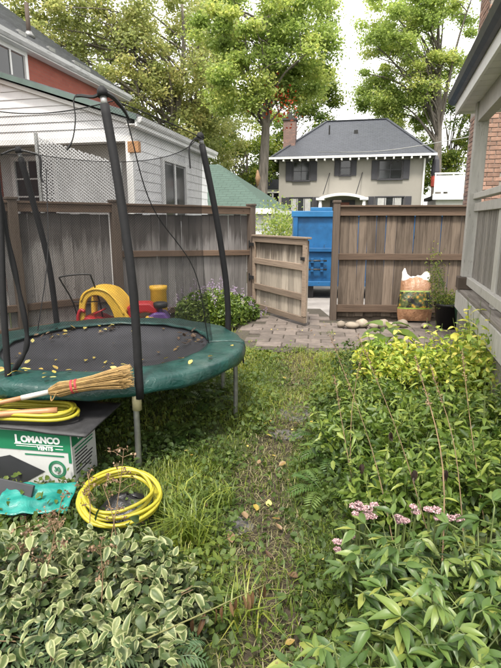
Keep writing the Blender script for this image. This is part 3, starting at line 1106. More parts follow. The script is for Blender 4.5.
FR = thing('wooden_fence', 'brown board fence with see-through gaps behind the soil bag', 'fence', (1.36, 8.14, 0), R(-3))
for i, x in enumerate((0, 2.44, 4.3)):
    po_ = block('post', (x, -.02, .94), (.105, .105, 1.88), M['post'], FR, .006)
    link('post_cap', cbox(.13, .13, .04, .008, M['post']), None, po_, Matrix.Translation((0, 0, .955)))
for a, b in ((0, 2.44), (2.44, 4.3)):
    x = a + .07
    while x < b - .08:
        bw = min(rf_.choice((.138, .15, .158)), b - .07 - x)
        block('board', (x + bw / 2, .03 + rf_.uniform(-.006, .006), .89 + rf_.uniform(-.015, .015)), (round(bw, 3), .02, 1.66), M['fence_r'], FR, .003, (rf_.gauss(0, .004), rf_.gauss(0, .008), rf_.gauss(0, .012)))
        x += bw + rf_.choice((.001, .002, .003, .005, .011))
    beam('top_rail', (a + .053, -.01, 1.745), (b - .053, -.01, 1.745), .05, .13, M['rail'], FR)
    beam('cap_rail', (a + .053, .0, 1.827), (b - .053, .0, 1.827), .15, .03, M['rail'], FR)
    beam('middle_rail', (a + .053, -.012, 1.04), (b - .053, -.012, 1.04), .045, .10, M['rail'], FR)
    beam('bottom_rail', (a + .053, -.012, .20), (b - .053, -.012, .20), .045, .12, M['rail'], FR)
    beam('soil_shade_strip', (a + .053, .055, .05), (b - .053, .055, .05), .025, .16, M['post'], FR)  # added dark strip standing for soil and shadow in the gap below the boards

# gate, swung open towards the camera; local x runs from hinge to latch
gdir = Vector((.836 - .055, 7.52 - 9.03))
GT = thing('fence_gate', 'low grey board gate standing open towards the garden', 'gate', (.075, 9.0, 0), math.atan2(gdir.y, gdir.x))
GW = gdir.length
nbd = 9
for k in range(nbd):
    bw = (GW - .02) / nbd
    block('board', (.01 + bw * (k + .5), .012 + rf_.uniform(-.003, .003), .70 + rf_.uniform(-.006, .006)), (round(bw - .008, 3), .018, 1.24), M['gate'], GT, .003, (0, rf_.gauss(0, .004), 0))
for z, h in ((1.29, .09), (.92, .10), (.47, .10), (.12, .09)):
    beam('rail', (.002, -.028, z), (GW - .002, -.028, z), .04, h, M['gaterail'], GT)
beam('cap_rail', (-.01, -.01, 1.352), (GW + .02, -.01, 1.352), .11, .03, M['gaterail'], GT)
block('stile', (.035, -.03, .71), (.07, .044, 1.07), M['gaterail'], GT)
block('stile', (GW - .04, -.03, .71), (.08, .044, 1.07), M['gaterail'], GT)
for z in (1.2, .62):
    h_ = block('hinge', (.02, -.075, z), (.16, .012, .06), M['blackmetal'], GT, .002)
    link('hinge_pin', cbox(.022, .022, .13, .004, M['blackmetal']), None, h_, Matrix.Translation((-.09, 0, 0)))
block('latch', (GW - .06, -.06, 1.05), (.1, .02, .05), M['blackmetal'], GT, .003)

# ------------------------------------------------------------------ trees
def tree(name, label, base, top, r0, lobes, ncl, nleaf, lsz, mat, seed, group='trees behind the houses', clump=.75, bark=None, bend=.3, low=.3):
    """lobes: list of (centre, radii) ellipsoids that make up the crown; world coordinates"""
    rr = random.Random(seed)
    base, top = Vector(base), Vector(top)
    root = thing(name, label, 'tree', base, 0, group)
    tr = MB()
    ax = top - base
    path = [base + ax * t + Vector((math.sin(t * 5 + seed) * bend * t, math.cos(t * 4 + seed) * bend * t, 0)) for t in [i / 9 for i in range(10)]]
    loc = [p - base for p in path]
    tr.tube(loc, [r0 * (1.35 - .35 * min(1, i)) * (1 - .82 * i / 9) for i in range(10)], 12)
    cents = []
    for k in range(ncl):
        c, rad = lobes[k % len(lobes)]
        while True:
            q = Vector((rr.uniform(-1, 1), rr.uniform(-1, 1), rr.uniform(-1, 1)))
            if .15 < q.length < 1:
                break
        q = q * (q.length ** -.35)
        cents.append(Vector(c) + Vector((q.x * rad[0], q.y * rad[1], q.z * rad[2])))
    # limbs reach from the trunk to some of the clumps, twigs to neighbours
    for k, c in enumerate(cents):
        if k % 6 and k > 14:
            continue
        t = rr.uniform(low, .95)
        h = base + ax * t
        if h.z > c.z - .2:
            t = max(low, min(.95, (c.z - .8 - base.z) / max(.1, ax.z) - rr.uniform(0, .25)))
            h = base + ax * t
        i = int(t * 9)
        s = loc[i].lerp(loc[min(9, i + 1)], t * 9 - i)
        e = c - base
        d = e - s
        mid = s + d * .5 + Vector((rr.uniform(-.4, .4), rr.uniform(-.4, .4), d.length * .12))
        rb_ = r0 * rr.uniform(.16, .34) * (1.15 - .7 * t)
        tr.tube(bez([s, mid, e], 5), [rb_ * (1 - .85 * j / 10) + .008 for j in range(11)], 6, cap=False)
        for q in range(2):
            p2 = mid.lerp(e, rr.uniform(0, .8))
            e2 = p2 + Vector((rr.gauss(0, 1), rr.gauss(0, 1), rr.gauss(.3, .8))) * clump * .9
            tr.tube([p2, p2.lerp(e2, .5) + Vector((0, 0, .08)), e2], [rb_ * .35, rb_ * .22, .006], 5, cap=False)
    part('trunk', tr, bark or M['bark'], root, True)
    per = nleaf // ncl
    P, T = [], []
    for c in cents:
        rs_ = clump * rr.uniform(.45, 1.15)
        g = NP.normal(size=(per, 3)) * np.array([rs_, rs_, rs_ * .6]) * .5
        P.append(np.array(c - base) + g)
        T.append(np.clip(rr.uniform(.2, .8) + NP.normal(0, .14, per), 0, 1))
    P, T = np.concatenate(P), np.concatenate(T)
    leaf_cloud('crown', P, NP.uniform(.6, 1.25, len(P)) * lsz, T, mat, root, up=.9, aspect=.62)
    return root


M['lf_dull'] = leafmat('olive_tree_leaves', [(0, (.20, .24, .09)), (.45, (.34, .38, .15)), (.75, (.47, .47, .20)), (1, (.58, .52, .23))], trans=.6, k=1.0)
M['lf_mid'] = leafmat('green_tree_leaves', [(0, (.06, .10, .025)), (.45, (.14, .20, .045)), (.75, (.25, .30, .065)), (1, (.40, .39, .09))], trans=.5, k=1.0)
M['lf_lime'] = leafmat('lime_tree_leaves', [(0, (.18, .25, .07)), (.45, (.31, .40, .12)), (.75, (.44, .50, .16)), (1, (.56, .56, .2))], trans=.6, k=1.0)
M['lf_dark'] = leafmat('dark_green_leaves', [(0, (.018, .035, .012)), (.5, (.05, .08, .024)), (1, (.11, .15, .04))], trans=.35)
M['lf_red'] = leafmat('red_creeper_leaves', [(0, (.25, .03, .012)), (.6, (.5, .07, .025)), (1, (.6, .16, .05))], trans=.4)


def lobe(px, py, Y, rx, ry, rz):
    return (at(px, py, Y), (rx, ry, rz))


# big pale tree behind the left house
tree('tree', 'large thin olive tree rising behind the left house roof', (-4.6, 27, 0), at(178, 5, 27.5), .34,
     [lobe(60, 45, 27, 3.2, 2.5, 3.0), lobe(120, 60, 27, 3.0, 2.5, 3.0), lobe(170, 45, 28, 2.8, 2.5, 3.0), lobe(190, 110, 28, 2.0, 2, 2.4), lobe(100, -10, 27, 4.5, 2.5, 2.5), lobe(30, 15, 26, 2.5, 2, 2.2)], 260, 50000, .155, M['lf_dull'], 4, clump=.8, bend=.5)
tree('tree', 'second olive tree with several upright limbs left of the lime tree', (-3.0, 30, 0), at(200, 10, 30), .25,
     [lobe(195, 60, 30, 2.4, 2, 4.0), lobe(215, 130, 30, 1.8, 2, 2.4), lobe(150, 115, 31, 2.6, 2, 1.9), lobe(215, 25, 31, 2.0, 2, 2.4)], 120, 21000, .155, M['lf_dull'], 8, clump=.75)
# tall lime tree with the straight trunk
tb = at(259, 204, 24)
tc_ = tree('tree', 'tall yellow-green tree with straight bare trunk and a torn bark patch', (tb.x, 24, -.2), at(272, -40, 24.5), .30,
           [lobe(262, 45, 24, 2.4, 2.4, 2.6), lobe(235, 80, 23.5, 1.6, 1.6, 1.4), lobe(295, 60, 24.5, 1.7, 2, 2.0), lobe(302, 84, 25, 1.1, 1.5, 1.1), lobe(245, 15, 24, 2.6, 2, 1.8), lobe(292, 10, 25, 2.0, 2, 1.6)], 160, 46000, .15, M['lf_lime'], 12, clump=.66, bend=.12, low=.46)
g = NP.normal(size=(240, 3)) * np.array([.42, .3, .5])
cr = np.concatenate([g[:70] + np.array(at(276, 100, 23.2)), g[120:190] * .7 + np.array(at(286, 108, 23.2))]) - np.array(tc_.location)
leaf_cloud('red_creeper', cr, .13, NP.uniform(0, 1, 140), M['lf_red'], tc_, aspect=.6)
M['scar'] = plain('torn_pale_wood', (.36, .22, .12), .8, .3, 9, bump=.4)
pp = at(257.5, 178, 23.66) - Vector(tc_.location)
part('bark_scar', MB().tube([pp + Vector((0, 0, -.35)), pp + Vector((.02, -.0, 0)), pp + Vector((.0, 0, .35))], [.04, .12, .03], 8), M['scar'], tc_, True)
# fill trees lower down behind garage and stucco house
tree('tree', 'dense green tree low behind the garage roof', (-.6, 36, 0), (-.4, 36.5, 7), .2,
     [lobe(235, 165, 36, 2.6, 2, 2.4), lobe(262, 150, 37, 2.0, 2, 3.0), lobe(225, 130, 37, 2.0, 2, 2.4)], 60, 14000, .2, M['lf_mid'], 17, clump=.9)
tree('tree', 'green tree beside the brick chimney of the stucco house', (2.6, 44, 0), (2.8, 44.5, 10), .25,
     [lobe(290, 120, 44, 2.8, 2, 3.8), lobe(275, 170, 44, 2.2, 2, 3), lobe(310, 95, 45, 2.4, 2, 3)], 70, 16000, .22, M['lf_mid'], 23, clump=1.0)
# big bright tree right, behind the stucco house
tree('tree', 'big bright green tree with thick trunk right behind the stucco house', (15.2, 42, 0), at(440, 20, 42), .48,
     [lobe(402, 60, 42, 3.8, 3, 3.2), lobe(440, 45, 42, 3.4, 3, 3.4), lobe(393, 15, 42, 3.0, 3, 2.4), lobe(440, -5, 42, 4, 3, 2.2), lobe(405, 112, 43, 2.4, 2, 1.5), lobe(378, 95, 43, 1.4, 2, 1.6)], 190, 58000, .19, M['lf_lime'], 31, clump=.9, bend=.2, low=.45)
tree('tree', 'dark green tree behind the white balcony at right', (17.5, 47, 0), (17.6, 47, 9), .3,
     [lobe(450, 130, 47, 2.8, 2, 3.6), lobe(420, 165, 47, 2.0, 2, 2.4), lobe(470, 90, 47, 2.6, 2, 3.6), lobe(462, 165, 46, 2, 2, 2.2)], 70, 16000, .22, M['lf_mid'], 37, clump=1.0)
# shrub beyond the gate
SB = thing('shrub', 'yellow-green shrub between garage and blue dumpster', 'shrub', at(281, 240, 15))
P = NP.normal(size=(1500, 3)) * np.array([.32, .3, .32]) + np.array([0, 0, .35])
leaf_cloud('foliage', P, .09, NP.uniform(0, 1, 1500), M['lf_lime'], SB)
part('stem', MB().tube([(0, 0, -1.1), (.02, 0, .2)], .03, 6), M['bark'], SB)

# service cable across the view
a, b = at(318, 152, 29.5), at(520, 128, 14)
mid = (a + b) / 2 - Vector((0, 0, .25))
M['cable'] = plain('pale_cable', (.5, .5, .5), .6, .1, 4, bump=0)
tag(part('overhead_cable', MB().tube(bez([a, mid, b], 10), .014, 6), M['cable']), 'pale overhead cable crossing in front of the dark hip roof', 'cable')

# ================================================================== OBJECTS
# ------------------------------------------------------------------ dumpster
M['blue'] = plain('chipped_blue_paint', (.010, .115, .30), .5, .32, 3, bump=.15, bscale=20, dirt=(.03, .06, .10), dirt_at=(.60, .72), objvar=.06)
M['bluetop'] = plain('light_blue_paint', (.02, .18, .42), .45, .12, 6, bump=.1)
D = thing('dumpster', 'large blue steel dumpster in the alley behind the gate opening', 'dumpster', (.86, 10.5, 0), R(-4))
DH = 1.70
part('body', MB().hexa([(.02, .02, .30), (3.6, .02, .30), (3.6, 1.7, .30), (.02, 1.7, .30), (.02, .02, DH), (3.6, .02, DH), (3.6, 1.7, DH), (.02, 1.7, DH)]), M['blue'], D, bevel=.015)
part('top_rim', MB().box(-.02, 3.64, -.05, .06, DH - .02, DH + .10), M['bluetop'], D, bevel=.012)
part('rim_block', MB().box(.36, .80, -.03, .04, DH + .10, DH + .17), M['bluetop'], D, bevel=.01)
part('side_rail', MB().box(-.015, 3.62, -.045, .02, .98, 1.06), M['blue'], D, bevel=.008)
part('bottom_rail', MB().box(-.015, 3.62, -.05, .02, .27, .37), M['blue'], D, bevel=.008)
for k, x in enumerate((.02, .95, 1.9, 2.85)):
    part('rib', MB().box(x, x + .09, -.04, .022, .37, DH - .02), M['blue'], D, bevel=.01)
for z in (.62, .80):
    r_ = part('latch_bar', MB().tube([(.30, -.07, z), (.72, -.07, z)], .018, 8), M['blackmetal'], D, True)
    for x in (.42, .62):
        part('latch_bracket', MB().box(x - .03, x + .03, -.085, .02, z - .045, z + .045), M['blue'], r_, bevel=.004)
for x in (.12, 3.1):
    part('skid', MB().box(x, x + .35, .1, 1.6, .0, .30), M['blackmetal'], D)

# ------------------------------------------------------------------ trampoline
TC = Vector((-1.15, 3.95, 0))
TZ, TR = .62, 1.1
m = NT('green_pad_vinyl')
v = m.coord('Object', rnd=False)
n1 = m.noise(v, 5, 5, .6)
n2 = m.noise(v, 14, 4, .6, 1.2)
n3 = m.noise(v, 2.2, 4)
col = m.ramp(n1, [(.3, (.004, .030, .027)), (.7, (.009, .058, .049))])
col = m.mix(m.math('MULTIPLY', m.step(n3, .55, .75), .35), col, (.12, .17, .15, 1))
m.bsdf(col, m.math('ADD', m.math('MULTIPLY', n1, .3), .2), 0, m.bump(n2, .45, .02), .5)
M['pad'] = m.m
m = NT('black_jump_mat')
v = m.coord('Object', rnd=False)
n1 = m.noise(v, 2.5, 5, .6)
wv = m.noise(v, 220, 2)
m.bsdf(m.ramp(n1, [(.3, (.022, .022, .027)), (.7, (.042, .042, .05))]), m.math('ADD', m.math('MULTIPLY', n1, .3), .38), 0, m.bump(wv, .3, .002), .45)
M['mat'] = m.m
M['foam'] = plain('black_foam_sleeve', (.014, .014, .016), .7, .25, 12, bump=.4, bscale=50, objvar=.05, spec=.3)
m = NT('dark_safety_net')
tr = m.n('BsdfTransparent')
b = m.n('BsdfPrincipled')
b.inputs['Base Color'].default_value = (.012, .012, .013, 1)
b.inputs['Roughness'].default_value = .9
b.inputs['Specular IOR Level'].default_value = .1
mx = m.n('MixShader')
nu = m.n('Attribute', attribute_name='along').outputs['Fac']
nv = m.n('Attribute', attribute_name='up').outputs['Fac']
thr = None
for sg in (1, -1):
    q = m.math('FRACT', m.math('MULTIPLY', m.math('ADD', nu, m.math('MULTIPLY', nv, sg)), 1 / .017))
    q = m.math('LESS_THAN', q, .22)
    thr = q if thr is None else m.math('MAXIMUM', thr, q)
fold = m.noise(m.coord('Object', (7, 7, .8), rnd=False), 1.2, 4)
m.l(m.math('ADD', m.math('MULTIPLY', thr, .42), m.math('MULTIPLY', fold, .30)), mx.inputs[0])
m.l(tr.outputs[0], mx.inputs[1])
m.l(b.outputs[0], mx.inputs[2])
m.l(mx.outputs[0], m.out.inputs['Surface'])
M['net'] = m.m

T = thing('trampoline', 'round trampoline with green pad, black mat and netted foam poles', 'trampoline', TC)


def pol(a, r, z):
    return Vector((r * math.cos(R(a)), r * math.sin(R(a)), z))


def jump_mat(u, v):
    a, r = u * 360, v * .86
    return pol(a, r, TZ - .005 - .07 * (1 - (r / .86) ** 2))


part('jump_mat', MB().grid(jump_mat, 72, 14), M['mat'], T, True)


def pad_fn(u, v):
    a = u * 360
    k = u * 2 * math.pi
    wob = .003 * math.sin(11 * k + 1) + .003 * math.sin(23 * k) + .006 * noise.noise((math.cos(k) * 6, math.sin(k) * 6, v * 3))
    prof = [(.80, .008), (.84, .018), (.92, .022), (1.0, .022), (1.06, .016), (1.09, -.002), (1.10, -.035), (1.10, -.075)]
    i = min(6, int(v * 7))
    f = v * 7 - i
    r = prof[i][0] * (1 - f) + prof[i + 1][0] * f
    z = prof[i][1] * (1 - f) + prof[i + 1][1] * f
    return pol(a, r + wob * (1.0 if v > .55 else .5), TZ + z + wob * .8 * (1 if v < .95 else 2.2))


part('pad', MB().grid(pad_fn, 160, 14), M['pad'], T, True, thick=.012)
part('frame_ring', MB().ring((0, 0, TZ - .035), 1.03, .021, 64, 8), M['galv'], T, True)
for k in range(36):
    a = k * 10 + 4
    part('spring', MB().tube([pol(a, .85, TZ - .012), pol(a, 1.02, TZ - .03)], .009, 5), M['galv'], T)
for a in (-66, -5, 30, 95, 133, 185, 243):
    p0 = pol(a, 1.03, TZ - .04)
    part('leg', MB().tube(bez([p0, pol(a, 1.035, .3), pol(a, 1.03, .0)], 4), .0195, 10), M['galv'], T, True)
M['sleeve'] = plain('yellowed_coupling', (.42, .38, .22), .5, .2, 20)
# net poles (foam covered), leaning a little inwards at the top
poles = {}


def netpole(pts, r=.027, metal=True):
    pts = [Vector(p) - TC for p in pts]
    path = bez(pts, 8)
    o = part('net_pole', MB().tube(path, r, 12), M['foam'], T, True)
    end, d = path[-1], (path[-1] - path[-2]).normalized()
    part('pole_tip', MB().tube([end - d * .01, end + d * .05], r * .72, 12), M['galv'], o, True)
    part('end_cap', MB().tube([end + d * .045, end + d * .075, end + d * .10], [r * 1.15, r * 1.15, r * .6], 12), M['foam'], o, True)
    return end + d * .07


tops = {}
tops[-66] = netpole([(-.69, 2.955, .52), (-.70, 2.965, 1.2), (-.765, 3.02, 1.8), (-.835, 3.08, 2.25)])
tops[30] = netpole([(-.205, 4.50, .50), (-.215, 4.5, 1.0), (-.30, 4.46, 1.65), (-.405, 4.42, 2.22)])
tops[133] = netpole([(-1.86, 4.72, .50), (-1.90, 4.74, 1.2), (-2.0, 4.74, 1.8), (-2.06, 4.72, 2.15)])
tops[243] = netpole([(-1.535, 3.02, .52), (-1.525, 3.05, 1.1), (-1.51, 3.1, 1.7), (-1.53, 3.13, 2.2)], .02)
part('coupling', MB().tube([pol(-66, 1.07, .44), pol(-66, 1.075, .56)], .03, 12), M['sleeve'], T, True)
part('coupling', MB().tube([pol(30, 1.07, .44), pol(30, 1.075, .56)], .03, 12), M['sleeve'], T, True)
# net: hangs from the pole tops down to the inner edge of the pad
NR = .83
tk = sorted((a % 360, p) for a, p in tops.items())


def net_top(a):
    a %= 360
    for i in range(len(tk)):
        a0, p0 = tk[i]
        a1, p1 = tk[(i + 1) % len(tk)]
        w1 = a1 if a1 > a0 else a1 + 360
        aa = a if a >= a0 else a + 360
        if a0 <= aa <= w1:
            t = (aa - a0) / (w1 - a0)
            z = p0.z * (1 - t) + p1.z * t - .08 * 4 * t * (1 - t) * min(1, (w1 - a0) / 90) - .03
            r0, r1 = p0.xy.length - .05, p1.xy.length - .05
            r = (r0 * (1 - t) + r1 * t) * (1 - .06 * math.sin(math.pi * t))
            return pol(a, r, z)


def net_fn(u, v):
    a = u * 360
    top = net_top(a)
    bot = pol(a, NR + .012 * math.sin(u * 120), TZ + .02)
    p = bot.lerp(top, v)
    pinch = 1 - .05 * math.sin(math.pi * v)
    return Vector((p.x * pinch, p.y * pinch, p.z))


sn = part('safety_net', MB().grid(net_fn, 96, 12), M['net'], T, True)
for nm, vals in (('along', [i / 96 * 5.2 for j in range(13) for i in range(97)]), ('up', [j / 12 * 1.6 for j in range(13) for i in range(97)])):
    at_ = sn.data.attributes.new(nm, 'FLOAT', 'POINT')
    at_.data.foreach_set('value', vals)
part('net_hem', MB().tube([net_top(i * 3) for i in range(121)], .0035, 5, cap=False), M['foam'], T)
M['strap'] = plain('black_strap', (.018, .018, .02), .6, .2, 10, bump=0)
# loose straps, rolled net edge
t0 = tops[-66]
part('strap', MB().tube(bez([t0, t0 + Vector((-.06, .02, -.02)), t0 + Vector((-.17, .03, -.02)), t0 + Vector((-.175, .03, -.14)), t0 + Vector((-.20, .03, -.25)), t0 + Vector((-.24, .03, -.31))], 5), [.010] * 10 + [.004] * 12 + [.007] * 4, 5), M['strap'], T)
part('strap', MB().tube(bez([t0, t0 + Vector((.05, .03, -.02)), t0 + Vector((.09, .1, -.07)), t0 + Vector((.11, .16, -.12))], 5), [.022, .02, .02, .016, .014, .014, .012, .012, .012, .01, .01, .01, .008, .008, .008, .007], 6), M['strap'], T)
q = t0 + Vector((.1, .14, -.12))
part('net_zip', MB().tube(bez([q, q + Vector((.1, .15, -.5)), pol(-22, .80, 1.25), pol(-5, .82, TZ + .03)], 8), .004, 5), M['strap'], T)
t1 = tops[30]
part('strap', MB().tube(bez([t1, t1 + Vector((-.05, -.02, -.03)), t1 + Vector((-.09, -.03, -.1)), t1 + Vector((-.085, -.03, -.26))], 5), .007, 5), M['strap'], T)
t2 = tops[133]
part('strap', MB().tube(bez([t2 + Vector((-.16, 0, -.04)), t2 + Vector((-.05, 0, .0)), t2, t2 + Vector((.1, 0, -.02)), t2 + Vector((.19, 0, -.06)), t2 + Vector((.18, 0, -.22)), t2 + Vector((.2, 0, -.28))], 4), .010, 5), M['strap'], T)
part('rolled_net', MB().tube(bez([Vector(p) - TC for p in ((-1.53, 3.15, 1.8), (-1.505, 3.15, 1.5), (-1.47, 3.15, 1.2), (-1.445, 3.15, .92), (-1.46, 3.14, .78), (-1.54, 3.12, .65))], 6), [.012 + .007 * abs(math.sin(i * .5)) for i in range(31)], 7), M['foam'], T, True)
part('bungee', MB().tube([pol(8, 1.09, TZ - .02), pol(8, 1.10, TZ - .2)], .009, 6), M['strap'], T)
part('net_cord', MB().tube(bez([pol(133, .98, 2.05), pol(140, .86, 1.3), pol(152, .84, TZ + .03)], 6), .005, 5), M['strap'], T)

# fallen leaves lying on mat and pad
M['lf_yel'] = leafmat('yellow_fallen_leaf', [(0, (.22, .13, .04)), (.5, (.50, .38, .07)), (1, (.62, .55, .18))], 'obj', trans=.15)
M['lf_brn'] = leafmat('brown_fallen_leaf', [(0, (.05, .03, .018)), (.5, (.13, .075, .04)), (1, (.28, .19, .10))], 'obj', trans=.1)
fy = [leaf_mesh('fallen_leaf', .06, .036, M['lf_yel'], .2, .1 * (i - 1), 4, seed=i) for i in range(3)]
fb = [leaf_mesh('fallen_leaf', .06, .034, M['lf_brn'], .5, -.2 * i, 4, seed=i + 5) for i in range(3)]
rl = random.Random(77)


def fallen(x, y, z, yellow, s, label, group):
    me = rl.choice(fy if yellow else fb)
    o = bpy.data.objects.new('fallen_leaf', me)
    COL.objects.link(o)
    o.location = (x, y, z)
    o.rotation_euler = (rl.gauss(0, .2), rl.gauss(0, .2), rl.uniform(0, 6.3))
    o.scale = (s, s, s)
    tag(o, label, 'leaf', group)


def pad_z(r):
    return TZ - .07 * (1 - min(1, r / .86) ** 2) if r < .84 else TZ + .045


for k in range(26):
    a, r = rl.uniform(0, 6.28), .8 * math.sqrt(rl.random())
    fallen(TC.x + r * math.cos(a), TC.y + r * math.sin(a), pad_z(r) + .012, True, rl.uniform(.5, .9), 'small yellow leaf lying on the black trampoline mat', 'yellow leaves on the trampoline mat')
for k in range(22):
    a, r = R(rl.uniform(5, 45)), rl.uniform(.62, .81)
    fallen(TC.x + r * math.cos(a), TC.y + r * math.sin(a), pad_z(r) + .016, False, rl.uniform(.6, 1), 'curled brown leaf gathered at the right rim of the trampoline mat', 'brown leaves at the mat rim')
for k in range(34):
    a, r = R(rl.uniform(95, 165)), rl.uniform(.60, .84)
    fallen(TC.x + r * math.cos(a), TC.y + r * math.sin(a), pad_z(r) + .016, rl.random() < .35, rl.uniform(.6, 1), 'dry leaf in the drift at the far left rim of the trampoline mat', 'leaf drift at the far mat rim')
for k in range(18):
    a, r = R(rl.uniform(236, 268)), rl.uniform(.86, 1.03)
    fallen(TC.x + r * math.cos(a), TC.y + r * math.sin(a), TZ + .05, True, rl.uniform(.6, 1.1), 'yellow leaf on the near left green pad of the trampoline', 'yellow leaves on the near pad')
for k in range(9):
    a, r = R(rl.uniform(275, 360)), rl.uniform(.86, 1.03)
    fallen(TC.x + r * math.cos(a), TC.y + r * math.sin(a), TZ + .048, True, rl.uniform(.5, .9), 'pale leaf on the right side green pad of the trampoline', 'leaves on the right pad')

# ------------------------------------------------------------------ toys, mower behind the trampoline
M['toyyel'] = plain('faded_yellow_plastic', (.66, .40, .045), .45, .12, 5, bump=.05, dirt=(.5, .33, .09), dirt_at=(.6, .85))
M['toyred'] = plain('red_plastic', (.50, .025, .035), .4, .12, 5, bump=.05)
M['toypur'] = plain('purple_plastic', (.12, .06, .24), .4, .15, 5, bump=.05)
M['toyblk'] = plain('black_plastic', (.02, .02, .022), .5, .15, 8, bump=.05)
c0 = at(77, 322, 6.3)
TY = thing('toy_car', 'yellow and red plastic ride-in toy car behind the trampoline', 'toy car', (c0.x, 6.4, .0), R(-6))
TY.scale = (.80, .85, .85)


outer = bez([(.0, 0, .38), (.01, 0, .60), (.06, 0, .78), (.18, 0, .872), (.36, 0, .89), (.52, 0, .85), (.66, 0, .72), (.78, 0, .55), (.86, 0, .38)], 4)
inner = bez([(.10, 0, .38), (.11, 0, .57), (.15, 0, .70), (.23, 0, .77), (.34, 0, .785), (.43, 0, .745), (.51, 0, .65), (.57, 0, .53), (.61, 0, .38)], 4)
for y in (-.02, .43):
    mb = MB()
    n_ = len(outer)
    ring = [Vector((p.x, y + dy, p.z)) for dy in (0, .055) for q in (outer, inner) for p in q]
    fs = []
    for i in range(n_ - 1):
        fs += [(i, i + 1, n_ + i + 1, n_ + i), (2 * n_ + i, 3 * n_ + i, 3 * n_ + i + 1, 2 * n_ + i + 1), (i, 2 * n_ + i, 2 * n_ + i + 1, i + 1), (n_ + i, n_ + i + 1, 3 * n_ + i + 1, 3 * n_ + i)]
    fs += [(0, n_, 3 * n_, 2 * n_), (n_ - 1, 3 * n_ - 1, 4 * n_ - 1, 2 * n_ - 1)]
    part('side_panel', mb.add(ring, fs), M['toyyel'], TY, bevel=.015)
top = bez([(.06, 0, .69), (.12, 0, .80), (.22, 0, .862), (.36, 0, .88), (.50, 0, .84), (.60, 0, .755), (.70, 0, .62), (.76, 0, .5)], 5)


def roof_fn(u, v):
    k = u * (len(top) - 1)
    i = min(len(top) - 2, int(k))
    p = top[i].lerp(top[i + 1], k - i)
    return Vector((p.x, -.035 + .53 * v, p.z + .035 * math.sin(math.pi * v)))


part('roof', MB().grid(roof_fn, 24, 10), M['toyyel'], TY, True, thick=.02)
part('rear_panel', MB().hexa([(.68, .0, .35), (.84, .0, .35), (.84, .46, .35), (.68, .46, .35), (.62, .02, .60), (.70, .02, .60), (.70, .44, .60), (.62, .44, .60)]), M['toyyel'], TY, bevel=.03)
part('body', MB().prism([(-.02, 0, .16), (.88, 0, .16), (.90, 0, .36), (.80, 0, .44), (.52, 0, .40), (.40, 0, .36), (.28, 0, .42), (.10, 0, .47), (-.02, 0, .40)], (0, .50, 0), (0, -.02, 0)), M['toyred'], TY, bevel=.03)
part('front_post', MB().tube(bez([(.0, -.04, .30), (.0, -.045, .46), (.05, -.04, .56), (.12, -.04, .54)], 4), .028, 8), M['toyred'], TY, True)
part('steering_wheel', MB().tube([(.30 + .09 * math.cos(i * .4), .12 + .09 * math.sin(i * .4), .52 + .04 * math.cos(i * .4)) for i in range(17)], .014, 6), M['toyred'], TY, True)
part('seat', MB().box(.42, .72, .08, .38, .30, .36), M['toyred'], TY, bevel=.02)
for x in (.14, .72):
    for y in (-.05, .44):
        wv_ = part('wheel', MB().tube([(x, y, .11), (x, y + .08, .11)], .11, 18), M['toyblk'], TY, True)
        part('hub_cap', MB().tube([(x, y - .006, .11), (x, y - .001, .11)], .05, 12), M['toyyel'], wv_)

c1 = at(126, 322, 6.45)
T2 = thing('ride_on_toy', 'red and purple ride-on toy with black wheel beside the toy car', 'toy', (c1.x, 6.45, -.03), R(4))
T2.scale = (.9, .9, .85)
part('body', MB().prism([(-.02, 0, .30), (.0, 0, .60), (.10, 0, .68), (.34, 0, .68), (.46, 0, .60), (.46, 0, .50), (.28, 0, .54), (.10, 0, .50), (.06, 0, .30)], (0, .3, 0)), M['toyred'], T2, bevel=.025)
part('base', MB().box(-.02, .62, -.04, .34, .14, .40), M['toyred'], T2, bevel=.03)
part('hood', MB().prism([(.26, 0, .36), (.30, 0, .46), (.42, 0, .54), (.56, 0, .54), (.63, 0, .42), (.62, 0, .36)], (0, .32, 0), (0, -.05, 0)), M['toypur'], T2, bevel=.03)
part('wheel', MB().lathe([(.03, -.03), (.08, -.045), (.105, -.03), (.105, .03), (.08, .045), (.05, .03), (.03, .03)], (.50, .06, .645), 20), M['toyblk'], T2, True)
part('wheel_stalk', MB().tube([(.50, .06, .5), (.50, .06, .63)], .03, 8), M['toypur'], T2)
part('seat', MB().prism([(.24, 0, .40), (.30, 0, .48), (.42, 0, .47), (.44, 0, .40)], (0, .2, 0), (0, -.10, 0)), M['toyyel'], T2, bevel=.02)
for x in (.08, .5):
    part('wheel', MB().tube([(x, -.09, .10), (x, -.03, .10)], .10, 16), M['toyblk'], T2, True)
c2 = at(159, 322, 7.0)
T3 = thing('toy_bin', 'yellow plastic bin with thin wire loop by the fence', 'bin', (c2.x, 7.05, -.03))
T3.scale = (.68, .68, .93)
part('bin_body', MB().lathe([(.14, 0), (.17, .1), (.155, .38), (.175, .40), (.165, .72), (.185, .74), (.185, .79), (.16, .79), (.15, .4)], n=24), M['toyyel'], T3, True)
part('wire_loop', MB().tube(bez([(-.09, 0, .78), (-.07, 0, 1.0), (-.02, 0, 1.08), (0, 0, 1.25), (.025, 0, 1.08), (.07, 0, 1.0), (.09, 0, .78)], 5), .006, 5), M['galv'], T3)
part('wire_loop', MB().tube(bez([(-.05, .05, .78), (-.06, .05, .95), (.03, .05, .98), (.05, .05, .78)], 5), .005, 5), M['galv'], T3)

